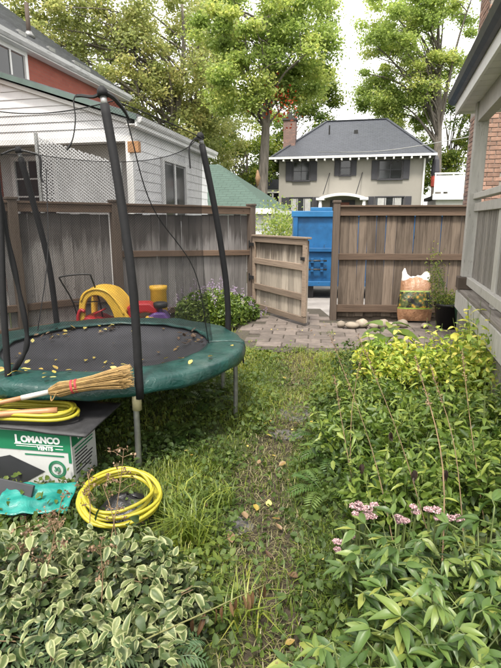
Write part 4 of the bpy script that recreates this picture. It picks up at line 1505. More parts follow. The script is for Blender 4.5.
LM = thing('lawn_mower', 'lawn mower with black folding handle leaning at the fence', 'lawn mower', (at(88, 300, 6.7).x + .06, 6.45, -.03), R(8))
LM.scale = (.82, .6, .86)
h0 = [(-.24, -.30, 1.17), (-.2, -.28, 1.14), (-.02, .02, .62), (.1, .22, .22)]
part('handle', MB().tube(bez([(-.16, .3, .24), (-.21, .02, .70), (-.33, -.2, 1.04), (-.32, -.24, 1.10), (-.1, -.24, 1.13), (.10, -.24, 1.13), (.13, -.22, 1.08), (.20, .02, .70), (.22, .3, .24)], 5), .013, 8), M['blackmetal'], LM, True)
part('deck', MB().lathe([(.27, .10), (.29, .14), (.28, .22), (.2, .27)], (.03, .45, 0), 20), M['toyred'], LM, True)
part('engine', MB().lathe([(.12, .26), (.13, .38), (.09, .42), (.03, .43)], (.03, .45, 0), 14), M['toyblk'], LM, True)
part('cross_bar', MB().tube([(-.21, .02, .70), (.2, .02, .70)], .010, 6), M['blackmetal'], LM)
for x in (-.26, .3):
    for y in (.25, .65):
        part('wheel', MB().tube([(x, y, .095), (x + .05, y, .095)], .095, 16), M['toyblk'], LM, True)

# ------------------------------------------------------------------ bag, stones, pot, tub at the right fence
m = NT('printed_soil_bag')
tcn = m.n('TexCoord')
sx = m.sep(tcn.outputs['Object'])
n1 = m.noise(m.coord('Object', rnd=False), 22, 5, .65)
z = m.math('ADD', sx[2], m.math('MULTIPLY', m.math('SUBTRACT', m.noise(m.coord('Object', rnd=False), 8, 4), .5), .12))
vo = m.n('TexVoronoi')
vo.inputs['Scale'].default_value = 17
m.l(tcn.outputs['Object'], vo.inputs['Vector'])
photo = m.ramp(vo.outputs['Distance'], [(.12, (.45, .30, .03)), (.3, (.30, .15, .04)), (.45, (.10, .12, .03)), (.8, (.04, .05, .02))])
photo = m.mix(m.step(m.noise(m.coord('Object', rnd=False), 9, 3), .42, .56), (.016, .016, .018, 1), photo)
brown = m.ramp(n1, [(.3, (.24, .12, .06)), (.7, (.38, .21, .12))])
col = m.mix(m.step(sx[2], .205, .215), brown, (.25, .38, .06, 1))       # lower lime line
col = m.mix(m.step(sx[2], .228, .234), col, photo)
col = m.mix(m.step(sx[2], .475, .48), col, (.27, .36, .10, 1))
col = m.mix(m.step(sx[2], .495, .505), col, brown)
col = m.mix(m.step(m.math('ADD', z, m.math('MULTIPLY', m.math('ABSOLUTE', sx[0]), .34)), .715, .73), col, (.62, .60, .57, 1))
m.bsdf(col, .35, 0, m.bump(m.noise(m.coord('Object', rnd=False), 16, 4, .6, 1.5), .55, .02), .5)
M['bag'] = m.m
cb_ = at(415, 324, z=0)


def bag_shell(side):
    def fn(u, v):
        x = (u - .5) * 2
        hw = .255 + .02 * math.sin(v * 6) - .03 * max(0, v - .8) * 5
        zt = .70 + .13 * math.exp(-((x + .82) / .22) ** 2) + .08 * math.exp(-((x - .7) / .3) ** 2) + .045 * noise.noise((x * 4, 0, 3))
        zz = v * zt + .02
        e = (1 - abs(x) ** 3.0) ** .6
        th = .135 * e * (math.sin(math.pi * min(1, .10 + v * .93)) ** .55)
        th += .018 * noise.noise((x * 2.4, v * 5, side * 3)) * e
        return Vector((x * hw + .012 * noise.noise((v * 4, x, 2)), side * th + .03 * v * v, zz))
    return fn


mb = MB()
mb.grid(bag_shell(-1), 26, 30).grid(bag_shell(1), 26, 30)
BG = part('soil_bag', mb, M['bag'], None, True)
BG.location = (cb_.x, cb_.y + .05, .03)
BG.rotation_euler = (R(-4), 0, R(-3))
tag(BG, 'slumped brown garden soil bag with white torn top and flower print', 'soil bag')

M['stone'] = plain('rounded_fieldstone', (.34, .285, .225), .8, .25, 6, bump=.5, bscale=25, objvar=.3, dirt=(.18, .15, .12), dirt_at=(.55, .75))
rs = random.Random(12)


def stone(x, y, s, seed, label):
    mb = MB()
    rr = random.Random(seed)
    sx_, sy_, sz_ = s * rr.uniform(.9, 1.25), s * rr.uniform(.8, 1), s * rr.uniform(.6, .8)
    n, k = 14, 8
    mb.grid(lambda u, v: (lambda d: d * (1 + .18 * noise.noise(d * 1.4 + Vector((seed, 0, 0)))))(Vector((math.cos(u * 6.2832) * math.sin(v * math.pi), math.sin(u * 6.2832) * math.sin(v * math.pi), -math.cos(v * math.pi)))), n, k)
    mb.v = [(a * sx_, b * sy_, c * sz_ + sz_ * .75) for a, b, c in mb.v]
    o = part('stone', mb, M['stone'], None, True)
    o.location = (x, y, .035)
    o.rotation_euler = (0, 0, rr.uniform(-.5, .5))
    tag(o, label, 'stone', 'stones edging the right fence')


names = ['first', 'second', 'third', 'fourth', 'fifth', 'sixth', 'seventh', 'eighth']
for k, (px, s) in enumerate(((341, .07), (352, .085), (362, .10), (373, .07), (382, .09), (391, .07), (402, .09), (425, .06))):
    c = at(px, 327 + (k % 2), z=.03)
    stone(c.x, c.y + rs.uniform(-.03, .03), s, k + 1, names[k] + ' rounded tan stone from the gate post along the fence foot')

M['pot'] = plain('black_nursery_pot', (.012, .012, .013), .5, .2, 10, bump=.05)
pc_ = at(452, 322, z=0)
PT = thing('potted_plant', 'black nursery pot with bushy green plant beside the soil bag', 'potted plant', (3.0, 7.45, 0))
PT.scale = (.85, .85, .9)
part('pot', MB().lathe([(.2, .03), (.25, .40), (.265, .40), (.265, .44), (.235, .44), (.22, .36)], n=24), M['pot'], PT, True)
part('soil', MB().lathe([(.225, .38), (.12, .395), (.01, .40)], n=20), M['jointsand'], PT)
P = NP.normal(size=(900, 3)) * np.array([.14, .12, .07]) + np.array([-.06, 0, .50])
P2 = NP.normal(size=(600, 3)) * np.array([.07, .06, .23]) + np.array([-.22, .05, .78])
P2[:, 0] -= (P2[:, 2] - .6) * .12
leaf_cloud('foliage', np.concatenate([P, P2]), .045, NP.uniform(0, 1, 1500), M['lf_mid'], PT, aspect=.35)
for k in range(7):
    part('stem', MB().tube(bez([(0, 0, .38), (-.1, .02, .6), (-.2 - .03 * k + .08, .04, .8 + .05 * k)], 4), .006, 5), M['stem'], PT)

M['green_tub'] = plain('green_plastic_tub', (.012, .06, .028), .45, .2, 8, bump=.05)
uc = at(472, 312, 6.75)
TB = thing('plastic_tub', 'green plastic tub with grey lid and black handle beneath the porch column', 'tub', (uc.x + .12, 6.95, 0), R(-15))
TB.scale = (.85, .85, .72)
part('tub_body', MB().hexa([(-.22, -.16, 0), (.22, -.16, 0), (.22, .16, 0), (-.22, .16, 0), (-.29, -.21, .55), (.29, -.21, .55), (.29, .21, .55), (-.29, .21, .55)]), M['green_tub'], TB, bevel=.03)
part('lid', MB().hexa([(-.27, -.23, .552), (.33, -.23, .60), (.33, .23, .60), (-.27, .23, .552), (-.27, -.23, .582), (.33, -.23, .63), (.33, .23, .63), (-.27, .23, .582)]), M['porchgrey'], TB, bevel=.008)
part('handle', MB().tube(bez([(-.26, -.1, .61), (-.18, -.14, .70), (.05, -.16, .70), (.28, -.12, .66)], 6), .02, 8), M['toyblk'], TB, True)

# ------------------------------------------------------------------ carton with its load, near left
BX = thing('carton', 'white cardboard carton with green printed band and logo lettering', 'carton', (-1.045, 2.70, 0), R(-9))
M['card'] = plain('white_card', (.585, .595, .585), .7, .07, 5, bump=.1, dirt=(.45, .43, .39), dirt_at=(.58, .8), objvar=0)
M['cgreen'] = plain('green_carton_print', (.008, .19, .085), .6, .1, 6, bump=0, objvar=0)
M['cprint'] = plain('white_carton_print', (.75, .76, .74), .6, .03, 6, bump=0, objvar=0)
M['cdark'] = plain('dark_carton_print', (.035, .037, .042), .55, .2, 5, bump=0, objvar=0)
BWD, BDP, BHT = .58, .30, .40
part('box_body', MB().box(-BWD, 0, 0, BDP, .02, BHT), M['card'], BX, bevel=.004)
part('flap', MB().box(-BWD, 0, .003, BDP - .003, BHT + .001, BHT + .006), M['card'], BX)
FB = -.0035


def decal(name, x0, x1, z0, z1, mat, y=FB, parent=BX):
    return part(name, MB().add([(x0, y, z0), (x1, y, z0), (x1, y, z1), (x0, y, z1)], [(0, 1, 2, 3)]), mat, parent)


def fput(me, x, z, y=FB - .002, name='lettering', rz=0, px=None):
    Mx = Matrix.Translation((x, y, z)) @ Matrix.Rotation(R(90), 4, 'X')
    if px is not None:
        Mx = Matrix.Translation((px, y, z)) @ Matrix.Rotation(R(90), 4, 'Z') @ Matrix.Rotation(R(90), 4, 'X')
    return link(name, me, None, BX, Mx)


decal('print_band', -BWD + .004, -.004, BHT - .125, BHT - .004, M['cgreen'])
decal('print_band', -.022, -.004, BHT - .19, BHT - .125, M['cgreen'])
fput(text_mesh('L', .075, .0004, M['cprint'], .003), -.355, BHT - .082)
fput(text_mesh('OMANCO', .054, .0004, M['cprint'], .003), -.315, BHT - .072)
decal('logo_line', -.36, -.05, BHT - .088, BHT - .083, M['cprint'], FB - .002)
fput(text_mesh('VENTS', .034, .0004, M['cprint'], .0015), -.215, BHT - .117)
decal('logo_line', -.35, -.22, BHT - .100, BHT - .096, M['cprint'], FB - .002)
decal('logo_line', -.10, -.05, BHT - .108, BHT - .104, M['cprint'], FB - .002)
decal('text_line', -.30, -.05, BHT - .155, BHT - .146, M['cgreen'])
# dark diamond picture
part('diamond_print', MB().add([(-.40, FB, .235), (-.18, FB, .145), (-.33, FB, .055), (-BWD + .01, FB, .06), (-BWD + .01, FB, .19)], [(0, 4, 3, 2, 1)]), M['cdark'], BX)
# round seal
mb = MB()
mb.ring((0, 0, 0), .052, .004, 32, 4)
mb.ring((0, 0, 0), .040, .0025, 32, 4)
mb.v = [(a, c * .3, b) for a, b, c in mb.v]
part('round_seal', mb, M['cgreen'], BX, Mx=Matrix.Translation((-.10, FB, .165)))
fput(text_mesh('30', .04, .0004, M['cgreen'], .001, 'CENTER'), -.10, .153)
part('seal_arc', MB().ring((0, 0, 0), .046, .0015, 32, 4), M['cgreen'], BX, Mx=Matrix.Translation((-.10, FB, .165)) @ Matrix.Rotation(R(90), 4, 'X'))
# right side: green band with lines of text
SX = .0035
part('print_band', MB().add([(SX, .004, BHT - .09), (SX, BDP - .004, BHT - .09), (SX, BDP - .004, BHT - .004), (SX, .004, BHT - .004)], [(0, 1, 2, 3)]), M['cgreen'], BX)
fput(text_mesh('VENTS', .05, .0004, M['cprint'], .002), 0, BHT - .068, .06, px=SX + .002)
rt = random.Random(2)
for k in range(8):
    y1 = .03 + rt.uniform(.14, .23)
    zq = BHT - .12 - k * .022
    part('text_line', MB().add([(SX, .03, zq), (SX, y1, zq), (SX, y1, zq + .009), (SX, .03, zq + .009)], [(0, 1, 2, 3)]), M['cdark'] if k > 1 else M['cgreen'], BX)

# dark vent sheet on the carton
M['ventsheet'] = plain('charcoal_vent_sheet', (.035, .035, .038), .6, .3, 14, bump=.5, bscale=70)
VS = part('roof_vent_sheet', MB().grid(lambda u, v: (-.66 + .78 * u, -.05 + .50 * v, .012 * math.sin(u * 5) + .012 * v + .006 * noise.noise((u * 4, v * 4, 0))), 20, 12), M['ventsheet'], None, True, thick=.012)
VS.location = (-1.045, 2.70, BHT + .02)
VS.rotation_euler = (0, 0, R(-9))
tag(VS, 'charcoal vent sheet lying flat on top of the carton', 'sheet')


def coil(name, label, c, rx, ry, loops, r, mat, tilt, seed, tail=None, hz=.02, spread=.05):
    rr = random.Random(seed)
    path = []
    ph = [rr.uniform(0, 6.28) for _ in range(8)]
    for i in range(loops * 40 + 1):
        a = i / 40 * 2 * math.pi
        k = i / 40
        sc = 1 + spread * math.sin(k * 2.4 + ph[0]) + .02 * math.sin(a * 2 + ph[1] + k)
        dx, dy = .02 * math.sin(k * 1.7 + ph[2]), .016 * math.cos(k * 2.1 + ph[3])
        path.append(Vector((rx * sc * math.cos(a) + dx, ry * sc * math.sin(a) + dy, hz * (.5 + .5 * math.sin(k * 2.6 + ph[4])) + (k / loops) * hz * 1.6 + .008 * math.sin(a * 3 + ph[5]))))
    if tail:
        path += [Vector(t) for t in tail]
    o = part(name, MB().tube(path, r, 8), mat, None, True)
    o.location = c
    o.rotation_euler = tilt
    tag(o, label, 'hose')
    return o


M['hose'] = plain('yellow_hose', (.44, .39, .03), .4, .1, 8, bump=.08, objvar=.03, dirt=(.36, .32, .05), dirt_at=(.6, .8))
c = at(30, 418, z=BHT + .05)
coil('yellow_hose', 'yellow hose coiled on top of the carton', (c.x - .02, c.y + .05, BHT + .055), .275, .115, 7, .0105, M['hose'], (0, 0, R(-4)), 3, hz=.022)
M['blackbag'] = plain('black_plastic_bag', (.013, .013, .014), .4, .3, 9, bump=.7, bscale=16, bdist=.02)
c = at(120, 497, z=.16)
coil('yellow_hose', 'yellow hose coiled on the ground beside the carton', (c.x, c.y, .13), .195, .175, 8, .0095, M['hose'], (R(14), R(4), R(8)), 6, hz=.035, spread=.06)
o = part('plastic_bag', MB().grid(lambda u, v: (.17 * math.cos(u * 6.2832) * math.sin(v * 1.5) * (1 + .2 * noise.noise((math.cos(u * 6.28) * 2, math.sin(u * 6.28) * 2, v))), .14 * math.sin(u * 6.2832) * math.sin(v * 1.5), .13 * math.cos(v * 1.5) + .03 * noise.noise((u * 9, v * 6, 4))), 24, 10), M['blackbag'], None, True)
o.location = (c.x + .02, c.y + .06, -.0)
tag(o, 'crumpled black plastic lying inside the ground hose coil', 'plastic bag')

# broom with straw head
M['straw'] = plain('broom_straw', (.37, .235, .085), .75, .3, 30, bump=.1, objvar=.0)
M['redtwine'] = plain('red_twine', (.45, .04, .05), .7, .2, 20, bump=.2)
M['handlew'] = plain('varnished_handle', (.38, .19, .085), .45, .2, 9, bump=.1, stretch=(1, 6, 6))
BA, BB = Vector((-1.75, 2.70, .515)), Vector((-.735, 2.86, .705))
BR = thing('straw_broom', 'straw broom with red binding lying over the carton and trampoline edge', 'broom', BA, 0)
ax = (BB - BA)
d = ax.normalized()
sd = d.cross(Vector((0, 0, 1))).normalized()
up_ = sd.cross(d)
L_ = ax.length
part('handle', MB().tube([Vector((0, 0, 0)) - d * .15, d * (L_ - .42)], .0135, 10), M['handlew'], BR, True)
part('handle_sleeve', MB().tube([d * (L_ - .62), d * (L_ - .46)], .0152, 10), M['porchgrey'], BR, True)
rr = random.Random(8)
mb = MB()
for k in range(420):
    a, q = rr.uniform(0, 6.2832), math.sqrt(rr.random())
    oy, oz = math.cos(a) * q, math.sin(a) * q
    le = L_ + rr.uniform(-.05, .03)
    s0 = L_ - .46
    pts = []
    for t, wy, wz in ((0, .02, .02), (.14, .05, .046), (.32, .044, .038), (.62, .055, .045), (.85, .08, .06), (1, .095 + rr.uniform(-.012, .015), .068)):
        pts.append(d * (s0 + (le - s0) * t) + sd * oy * wy + up_ * (oz * wz - .012 * t * t))
    mb.tube(pts, .0019, 3, cap=False)
tag(part('bristles', mb, M['straw'], BR), kind='stuff')
part('straw_core', MB().tube([d * (L_ - .45), d * (L_ - .34), d * (L_ - .2), d * (L_ - .06)], [.014, .036, .034, .04], 10, flat=.85), M['straw'], BR, True)
for t in (.325, .30):
    part('binding', MB().tube([d * (L_ - t - .006), d * (L_ - t + .006)], .047, 14, flat=.88), M['redtwine'], BR, True)
part('cord_loop', MB().tube(bez([d * (L_ - .45), d * (L_ - .44) + Vector((0, -.03, -.05)), d * (L_ - .40) + Vector((0, -.04, .0)), d * (L_ - .40)], 5), .004, 5), M['straw'], BR)
ST = part('wooden_pole', MB().tube(bez([(-1.95, 2.66, .492), (-1.5, 2.72, .505), (-1.14, 2.78, .51)], 6), .0195, 12), M['handlew'], None, True)
tag(ST, 'thick wooden pole lying below the broom handle on the hose', 'pole')

# teal sheet and dark panel by the carton foot
m = NT('teal_tarp')
v = m.coord('Object', rnd=False)
n1 = m.noise(v, 9, 4, .6, 1.5)
m.bsdf(m.ramp(n1, [(.3, (.007, .14, .12)), (.7, (.02, .25, .21))]), .35, 0, m.bump(n1, .4, .015), .5)
M['teal'] = m.m


def tarp(u, v):
    x, y = -1.34 + .36 * u, 2.30 + .22 * v + .08 * u
    return (x, y, .13 + .05 * v - .04 * u + .018 * noise.noise((u * 5, v * 4, 1)) + .005 * math.sin(u * 17 + v * 5))


tag(part('teal_tarp', MB().grid(tarp, 30, 16), M['teal'], None, True, thick=.004), 'crumpled teal plastic sheet in front of the carton', 'tarp')
pn = part('dark_panel', MB().box(-.42, .05, -.02, .0, 0, .21), M['cdark'], None, bevel=.004)
pn.location = (-1.26, 2.42, .0)
pn.rotation_euler = (R(-25), R(4), R(-14))
tag(pn, 'dark flat panel leaning at the foot of the carton', 'panel')

# ================================================================== PLANTS
M['grass'] = leafmat('lawn_grass', [(0, (.05, .085, .014)), (.4, (.14, .195, .032)), (.7, (.30, .335, .055)), (1, (.46, .42, .13))], trans=.4, noise_amt=.1, k=1.05)
M['drygrass'] = leafmat('dry_grass', [(0, (.10, .09, .035)), (.5, (.21, .19, .08)), (1, (.40, .35, .19))], trans=.25, noise_amt=.1)
M['cover'] = leafmat('ground_cover_leaves', [(0, (.022, .05, .011)), (.5, (.085, .14, .024)), (1, (.24, .30, .05))], trans=.35, rough=.6)
M['peony'] = leafmat('peony_leaf', [(0, (.05, .10, .025)), (.5, (.105, .18, .042)), (.85, (.19, .26, .06)), (1, (.32, .35, .08))], 'obj', rough=.42, trans=.28)
M['vari'] = leafmat('variegated_leaf', [(0, (.04, .075, .02)), (.5, (.09, .135, .04)), (1, (.24, .28, .11))], 'obj', rough=.5, trans=.3, edge=(.50, .53, .27, 1))
M['varis'] = leafmat('variegated_undergrowth', [(0, (.025, .045, .016)), (.4, (.075, .10, .045)), (.8, (.20, .235, .12)), (1, (.36, .39, .22))], rough=.5, trans=.25)
M['phlox'] = leafmat('fresh_green_leaf', [(0, (.07, .125, .024)), (.5, (.17, .25, .045)), (1, (.33, .39, .08))], 'obj', rough=.42, trans=.35)
M['phloxs'] = leafmat('fresh_green_foliage', [(0, (.045, .09, .018)), (.5, (.14, .22, .038)), (1, (.31, .38, .075))], rough=.45, trans=.35)
M['gold'] = leafmat('golden_leaf', [(0, (.15, .25, .045)), (.4, (.32, .40, .07)), (.75, (.52, .52, .10)), (1, (.68, .60, .16))], 'obj', rough=.4, trans=.42, k=1.25)
M['golds'] = leafmat('golden_foliage', [(0, (.10, .17, .03)), (.4, (.26, .34, .06)), (.75, (.46, .47, .09)), (1, (.64, .57, .13))], rough=.45, trans=.42, k=1.25)
M['pink'] = leafmat('pink_sedum', [(0, (.36, .20, .22)), (.5, (.52, .34, .36)), (1, (.66, .50, .50))], trans=.15)
M['purple'] = leafmat('pale_purple_flower', [(0, (.28, .18, .34)), (.5, (.45, .34, .52)), (1, (.6, .5, .62))], trans=.3)
M['seed'] = leafmat('brown_seed_head', [(0, (.09, .05, .03)), (.5, (.20, .12, .07)), (1, (.34, .23, .14))], trans=.1)
M['spent'] = leafmat('dark_spent_flower', [(0, (.018, .012, .010)), (1, (.07, .045, .03))], 'obj', trans=.1)

rp = random.Random(101)

# ---- grass
def scatter(n, x0, x1, y0, y1, keep):
    out = []
    while len(out) < n:
        x, y = rp.uniform(x0, x1), rp.uniform(y0, y1)
        p = keep(x, y)
        if p > 0 and rp.random() < p:
            out.append((x, y, ground_z(x, y) - .004))
    return np.array(out)


def in_pave(x, y):
    return y > 6.15 + max(0, -x) * .9 - .05 * x and -.3 < x < 3.7


def lawn(x, y):
    if y > 9 or in_pave(x, y) and rp.random() > .05:
        return 0
    c, ww = path_x(y)
    d = (x - c) / ww
    if d > 1.5:
        return .25
    k = min(1, max(.32, (abs(d) - .15) * .9))
    if y > 4.2:
        k = max(k, .55)
    if math.hypot(x - TC.x, y - TC.y) < 1.0:
        k *= .35
    k *= .55 + .9 * max(0, noise.noise((x * 2.2, y * 2.2, 9)) + .35)
    return k


def lawn_tint(P):
    t = np.array([.38 + .35 * noise.noise((p[0] * 1.7, p[1] * 1.7, 2)) for p in P])
    far = np.clip((P[:, 1] - 3.8) / 2.2, 0, 1) * .28  # sunlit stretch put into the colour: blades and weeds paler with distance
    return np.clip(t + far + NP.normal(0, .13, len(P)), 0, 1)


P = scatter(76000, -3.0, 1.6, 1.3, 7.9, lawn)
hh = .8 * np.array([.04 + .05 * max(0, noise.noise((p[0] * 1.9, p[1] * 1.9, 5)) + .4) for p in P]) * NP.uniform(.6, 1.6, len(P))
tag(blades('grass', P, hh, NP.uniform(.0016, .0034, len(P)), NP.uniform(.2, 1.1, len(P)), lawn_tint(P), M['grass']), 'short uneven lawn grass along both sides of the worn path', 'grass', kind='stuff')
# dry matted straw on the path
P = scatter(3800, -.6, 1.3, 1.3, 6.4, lambda x, y: max(0, 1.1 - abs(x - path_x(y)[0]) / path_x(y)[1]))
tag(blades('dry_grass', P + np.array([0, 0, .012]), NP.uniform(.02, .05, len(P)), NP.uniform(.0012, .0026, len(P)), NP.uniform(1.2, 2.6, len(P)), NP.uniform(0, 1, len(P)), M['drygrass']), 'flattened dry grass littering the worn path', 'dry grass', kind='stuff')
# broad-leaved weeds: lawn, under the trampoline, along the fence


def weeds(x, y):
    if in_pave(x, y):
        return 0
    c, ww = path_x(y)
    d = abs(x - c) / ww
    k = .3 if d < .5 else .85
    if x < -.2 and y > 2.2 and d > 1.1:
        k = 1
    if y > 5:
        k *= .35
    return k * (.5 + noise.noise((x * 2.5, y * 2.5, 14)))


P = scatter(40000, -3.2, 1.1, 1.5, 8.8, weeds)
P[:, 2] += np.abs(NP.normal(.03, .045, len(P)))
tag(leaf_cloud('ground_cover', P, NP.uniform(.016, .048, len(P)), np.clip(lawn_tint(P) + .05, 0, 1), M['cover'], up=1.2, aspect=.7), 'low leafy weeds carpeting the ground around the trampoline', 'weeds', kind='stuff')

# ---- longer grass tufts
def tuft(px, py, n, h, label, z=0):
    c = at(px, py, z=z)
    Q = NP.normal(size=(n, 3)) * np.array([.05, .05, 0])
    o = blades('grass_tuft', Q, NP.uniform(.6, 1.1, n) * h, NP.uniform(.0025, .005, n), NP.uniform(.3, 1.2, n), np.clip(NP.normal(.4, .16, n), 0, 1), M['grass'])
    o.location = (c.x, c.y, ground_z(c.x, c.y))
    tag(o, label, 'grass', 'long grass tufts')


tuft(190, 540, 130, .24, 'largest arching grass tuft between hose and path')
tuft(215, 505, 90, .17, 'grass tuft right of the ground hose coil')
tuft(165, 520, 80, .20, 'grass tuft touching the right side of the ground hose coil')
tuft(345, 400, 90, .22, 'grass tuft at the flower bed edge by the flagstones')
tuft(300, 352, 70, .14, 'grass tuft at the edge of the paving before the gate')
tuft(240, 620, 60, .20, 'grass tuft in the nearest part of the path')
tuft(330, 335, 50, .12, 'grass tuft at the foot of the right gate post')
tuft(262, 316, 90, .14, 'grass tuft below the gate hinges')


# ---- fern, thistle
def fern(px, py, n, L, label, mat, up=.5, z=0.0):
    c = at(px, py, z=z)
    root = thing('fern', label, 'fern', (c.x, c.y, ground_z(c.x, c.y)), 0, 'ferny weeds')
    for k in range(n):
        az = 2 * math.pi * k / n + rp.uniform(-.3, .3)
        mb = MB()
        pts = [Vector((math.cos(az) * L * t, math.sin(az) * L * t, L * (up * 1.5 * t - up * 1.1 * t * t))) for t in [i / 14 for i in range(15)]]
        sd = Vector((-math.sin(az), math.cos(az), 0))
        mb.tube(pts, .0022, 4, cap=False)
        for i in range(2, 15):
            ll = L * .26 * math.sin(math.pi * min(1, .18 + .8 * (1 - i / 15)))
            for s in (-1, 1):
                a = pts[i]
                t = (pts[i] - pts[i - 1]).normalized()
                tip = a + sd * s * ll + t * ll * .5 + Vector((0, 0, -.1 * ll))
                mid = (a + tip) / 2 + Vector((0, 0, .04 * ll))
                mb.add([a, mid + t * ll * .14, tip, mid - t * ll * .14], [(0, 1, 2, 3)])
        part('frond', mb, mat, root)


M['frond'] = leafmat('fern_frond', [(0, (.05, .12, .025)), (.5, (.09, .17, .035)), (1, (.15, .23, .05))], 'obj', trans=.35)
M['thistle'] = leafmat('thistle_leaf', [(0, (.06, .12, .05)), (.5, (.11, .18, .08)), (1, (.17, .24, .11))], 'obj', trans=.25)
fern(206, 408, 7, .26, 'feathery fern under the right rim of the trampoline', M['frond'], .6)
fern(175, 440, 6, .2, 'small fern in the shade beside the near trampoline leg', M['frond'], .6)
fern(75, 662, 9, .22, 'grey-green thistle rosette at the bottom left corner', M['thistle'], 1.3, .16)
fern(150, 660, 8, .19, 'thistle rosette below the variegated shrub near the path', M['thistle'], 1.2, .12)
fern(15, 655, 8, .22, 'thistle leaves at the left edge below the variegated shrub', M['thistle'], 1.3, .18)
fern(335, 470, 7, .24, 'ferny weed at the left edge of the right flower bed', M['frond'], .9)
fern(325, 500, 7, .22, 'ferny weed beside the pink sedum by the path', M['frond'], .8)
fern(322, 445, 6, .22, 'ferny weed opposite the flagstones at the bed edge', M['frond'], .9)


# ---- variegated shrub clumps, near left
vl = [leaf_mesh('leaf', .040 + .004 * (i % 4), .022 + .003 * (i % 3), M['vari'], .1 + .12 * (i % 4), .1 + .14 * (i % 5), 5, .8, .38 + .03 * (i % 3), .012 + .012 * (i % 3), i) for i in range(9)]


def vari_clump(x, y, rx, ry, h, n, label):
    root = thing('variegated_shrub', label, 'shrub', (x, y, ground_z(x, y)), 0, 'variegated shrubs near left')
    for k in range(n):
        a, q = rp.uniform(0, 6.2832), math.sqrt(rp.random())
        lx, ly = q * rx * math.cos(a), q * ry * math.sin(a)
        z = h * math.sqrt(max(0, 1 - .8 * q * q)) * rp.uniform(.5, 1.15)
        z *= .98 + .6 * noise.noise(((x + lx) * 6, (y + ly) * 6, 4))
        az = a + rp.gauss(0, .8)
        if rp.random() < .35:
            az = rp.gauss(-1.57, .8)
        leaf_at(root, rp.choice(vl), (lx, ly, z), az, rp.gauss(.0, .6), rp.gauss(0, .6), rp.uniform(.55, 1.4))
    m_ = n * 3
    a, q = NP.uniform(0, 6.2832, m_), np.sqrt(NP.random(m_))
    Q = np.stack([q * rx * np.cos(a), q * ry * np.sin(a), h * np.sqrt(1 - .8 * q * q) * NP.uniform(.1, .62, m_)], 1)
    tag(leaf_cloud('undergrowth', Q, NP.uniform(.026, .046, m_), NP.beta(1.4, 2.6, m_), M['varis'], root, up=.8, aspect=.62), kind='stuff')
    for k in range(8):
        a = rp.uniform(0, 6.2832)
        part('stem', MB().tube(bez([(0, 0, -.01), (rx * .3 * math.cos(a), ry * .3 * math.sin(a), h * .4), (rx * .65 * math.cos(a), ry * .65 * math.sin(a), h * .55)], 4), .002, 5), M['stemdry'], root)


vari_clump(-.93, 1.80, .30, .26, .30, 300, 'variegated shrub at the left edge in front of the teal sheet')
vari_clump(-.58, 1.86, .28, .24, .27, 300, 'variegated shrub right below the yellow ground hose')
vari_clump(-.36, 1.72, .2, .24, .22, 260, 'variegated shrub nearest the path')
vari_clump(-.72, 1.52, .28, .22, .27, 300, 'front variegated shrub toward the bottom left corner')
vari_clump(-.42, 1.46, .22, .2, .22, 260, 'low variegated shrub above the thistle near the path')

# ---- brown dried seed-head stalks
def dried(px, py, topx, topy, dY, n, label):
    c = at(px, py, z=0)
    t = at(topx, topy, c.y + dY)
    root = thing('dried_stalk', label, 'dried plant', (c.x, c.y, ground_z(c.x, c.y)), 0, 'dried seed heads near left')
    e = Vector((t.x - c.x, t.y - c.y, t.z))
    mb = MB()
    pth = bez([(0, 0, 0), e * .55 + Vector((.01, .01, .02)), e], 5)
    mb.tube(pth, [.0032 - .0015 * i / 10 for i in range(11)], 5)
    Q = []
    for k in range(n):
        b_ = pth[rp.randint(5, 10)]
        d_ = Vector((rp.gauss(0, 1), rp.gauss(0, 1), abs(rp.gauss(.6, .5)))).normalized() * rp.uniform(.03, .085)
        mb.tube([b_, b_ + d_ * .6 + Vector((0, 0, .006)), b_ + d_], [.0014, .0011, .0009], 4, cap=False)
        for q in range(9):
            Q.append(b_ + d_ + Vector((rp.gauss(0, .008), rp.gauss(0, .008), rp.gauss(0, .005))))
    part('stem', mb, M['stemdry'], root)
    tag(leaf_cloud('seed_heads', np.array([tuple(p) for p in Q]), .011, NP.uniform(0, 1, len(Q)), M['seed'], root, up=.2, aspect=.8), kind='stuff')


dried(10, 600, 28, 530, .0, 10, 'brown dried stalk at the left edge above the variegated shrub')
dried(30, 640, 62, 505, .05, 12, 'long leaning dried stalk crossing the teal sheet')
dried(108, 560, 124, 452, .1, 14, 'tall dried seed head rising in front of the carton corner')
dried(88, 560, 88, 475, .08, 11, 'dried seed head in front of the round carton seal')
dried(60, 590, 45, 512, .02, 10, 'dried seed head below the teal sheet')
dried(70, 600, 22, 553, .0, 9, 'bent dried stalk low at the left over the variegated leaves')
dried(120, 570, 103, 488, .05, 9, 'dried stalk leaning across the ground hose')
dried(100, 640, 100, 548, .0, 8, 'reddish dry stem in the middle of the variegated shrubs')

# ---- peonies, near right
pl = [leaf_mesh('leaf', .070 + .006 * (i % 4), .021 + .003 * (i % 4), M['peony'], .2 + .12 * (i % 4), .05 + .17 * (i % 5), 6, .85, .38 + .03 * (i % 3), .006 + .008 * (i % 3), i + 20) for i in range(9)]


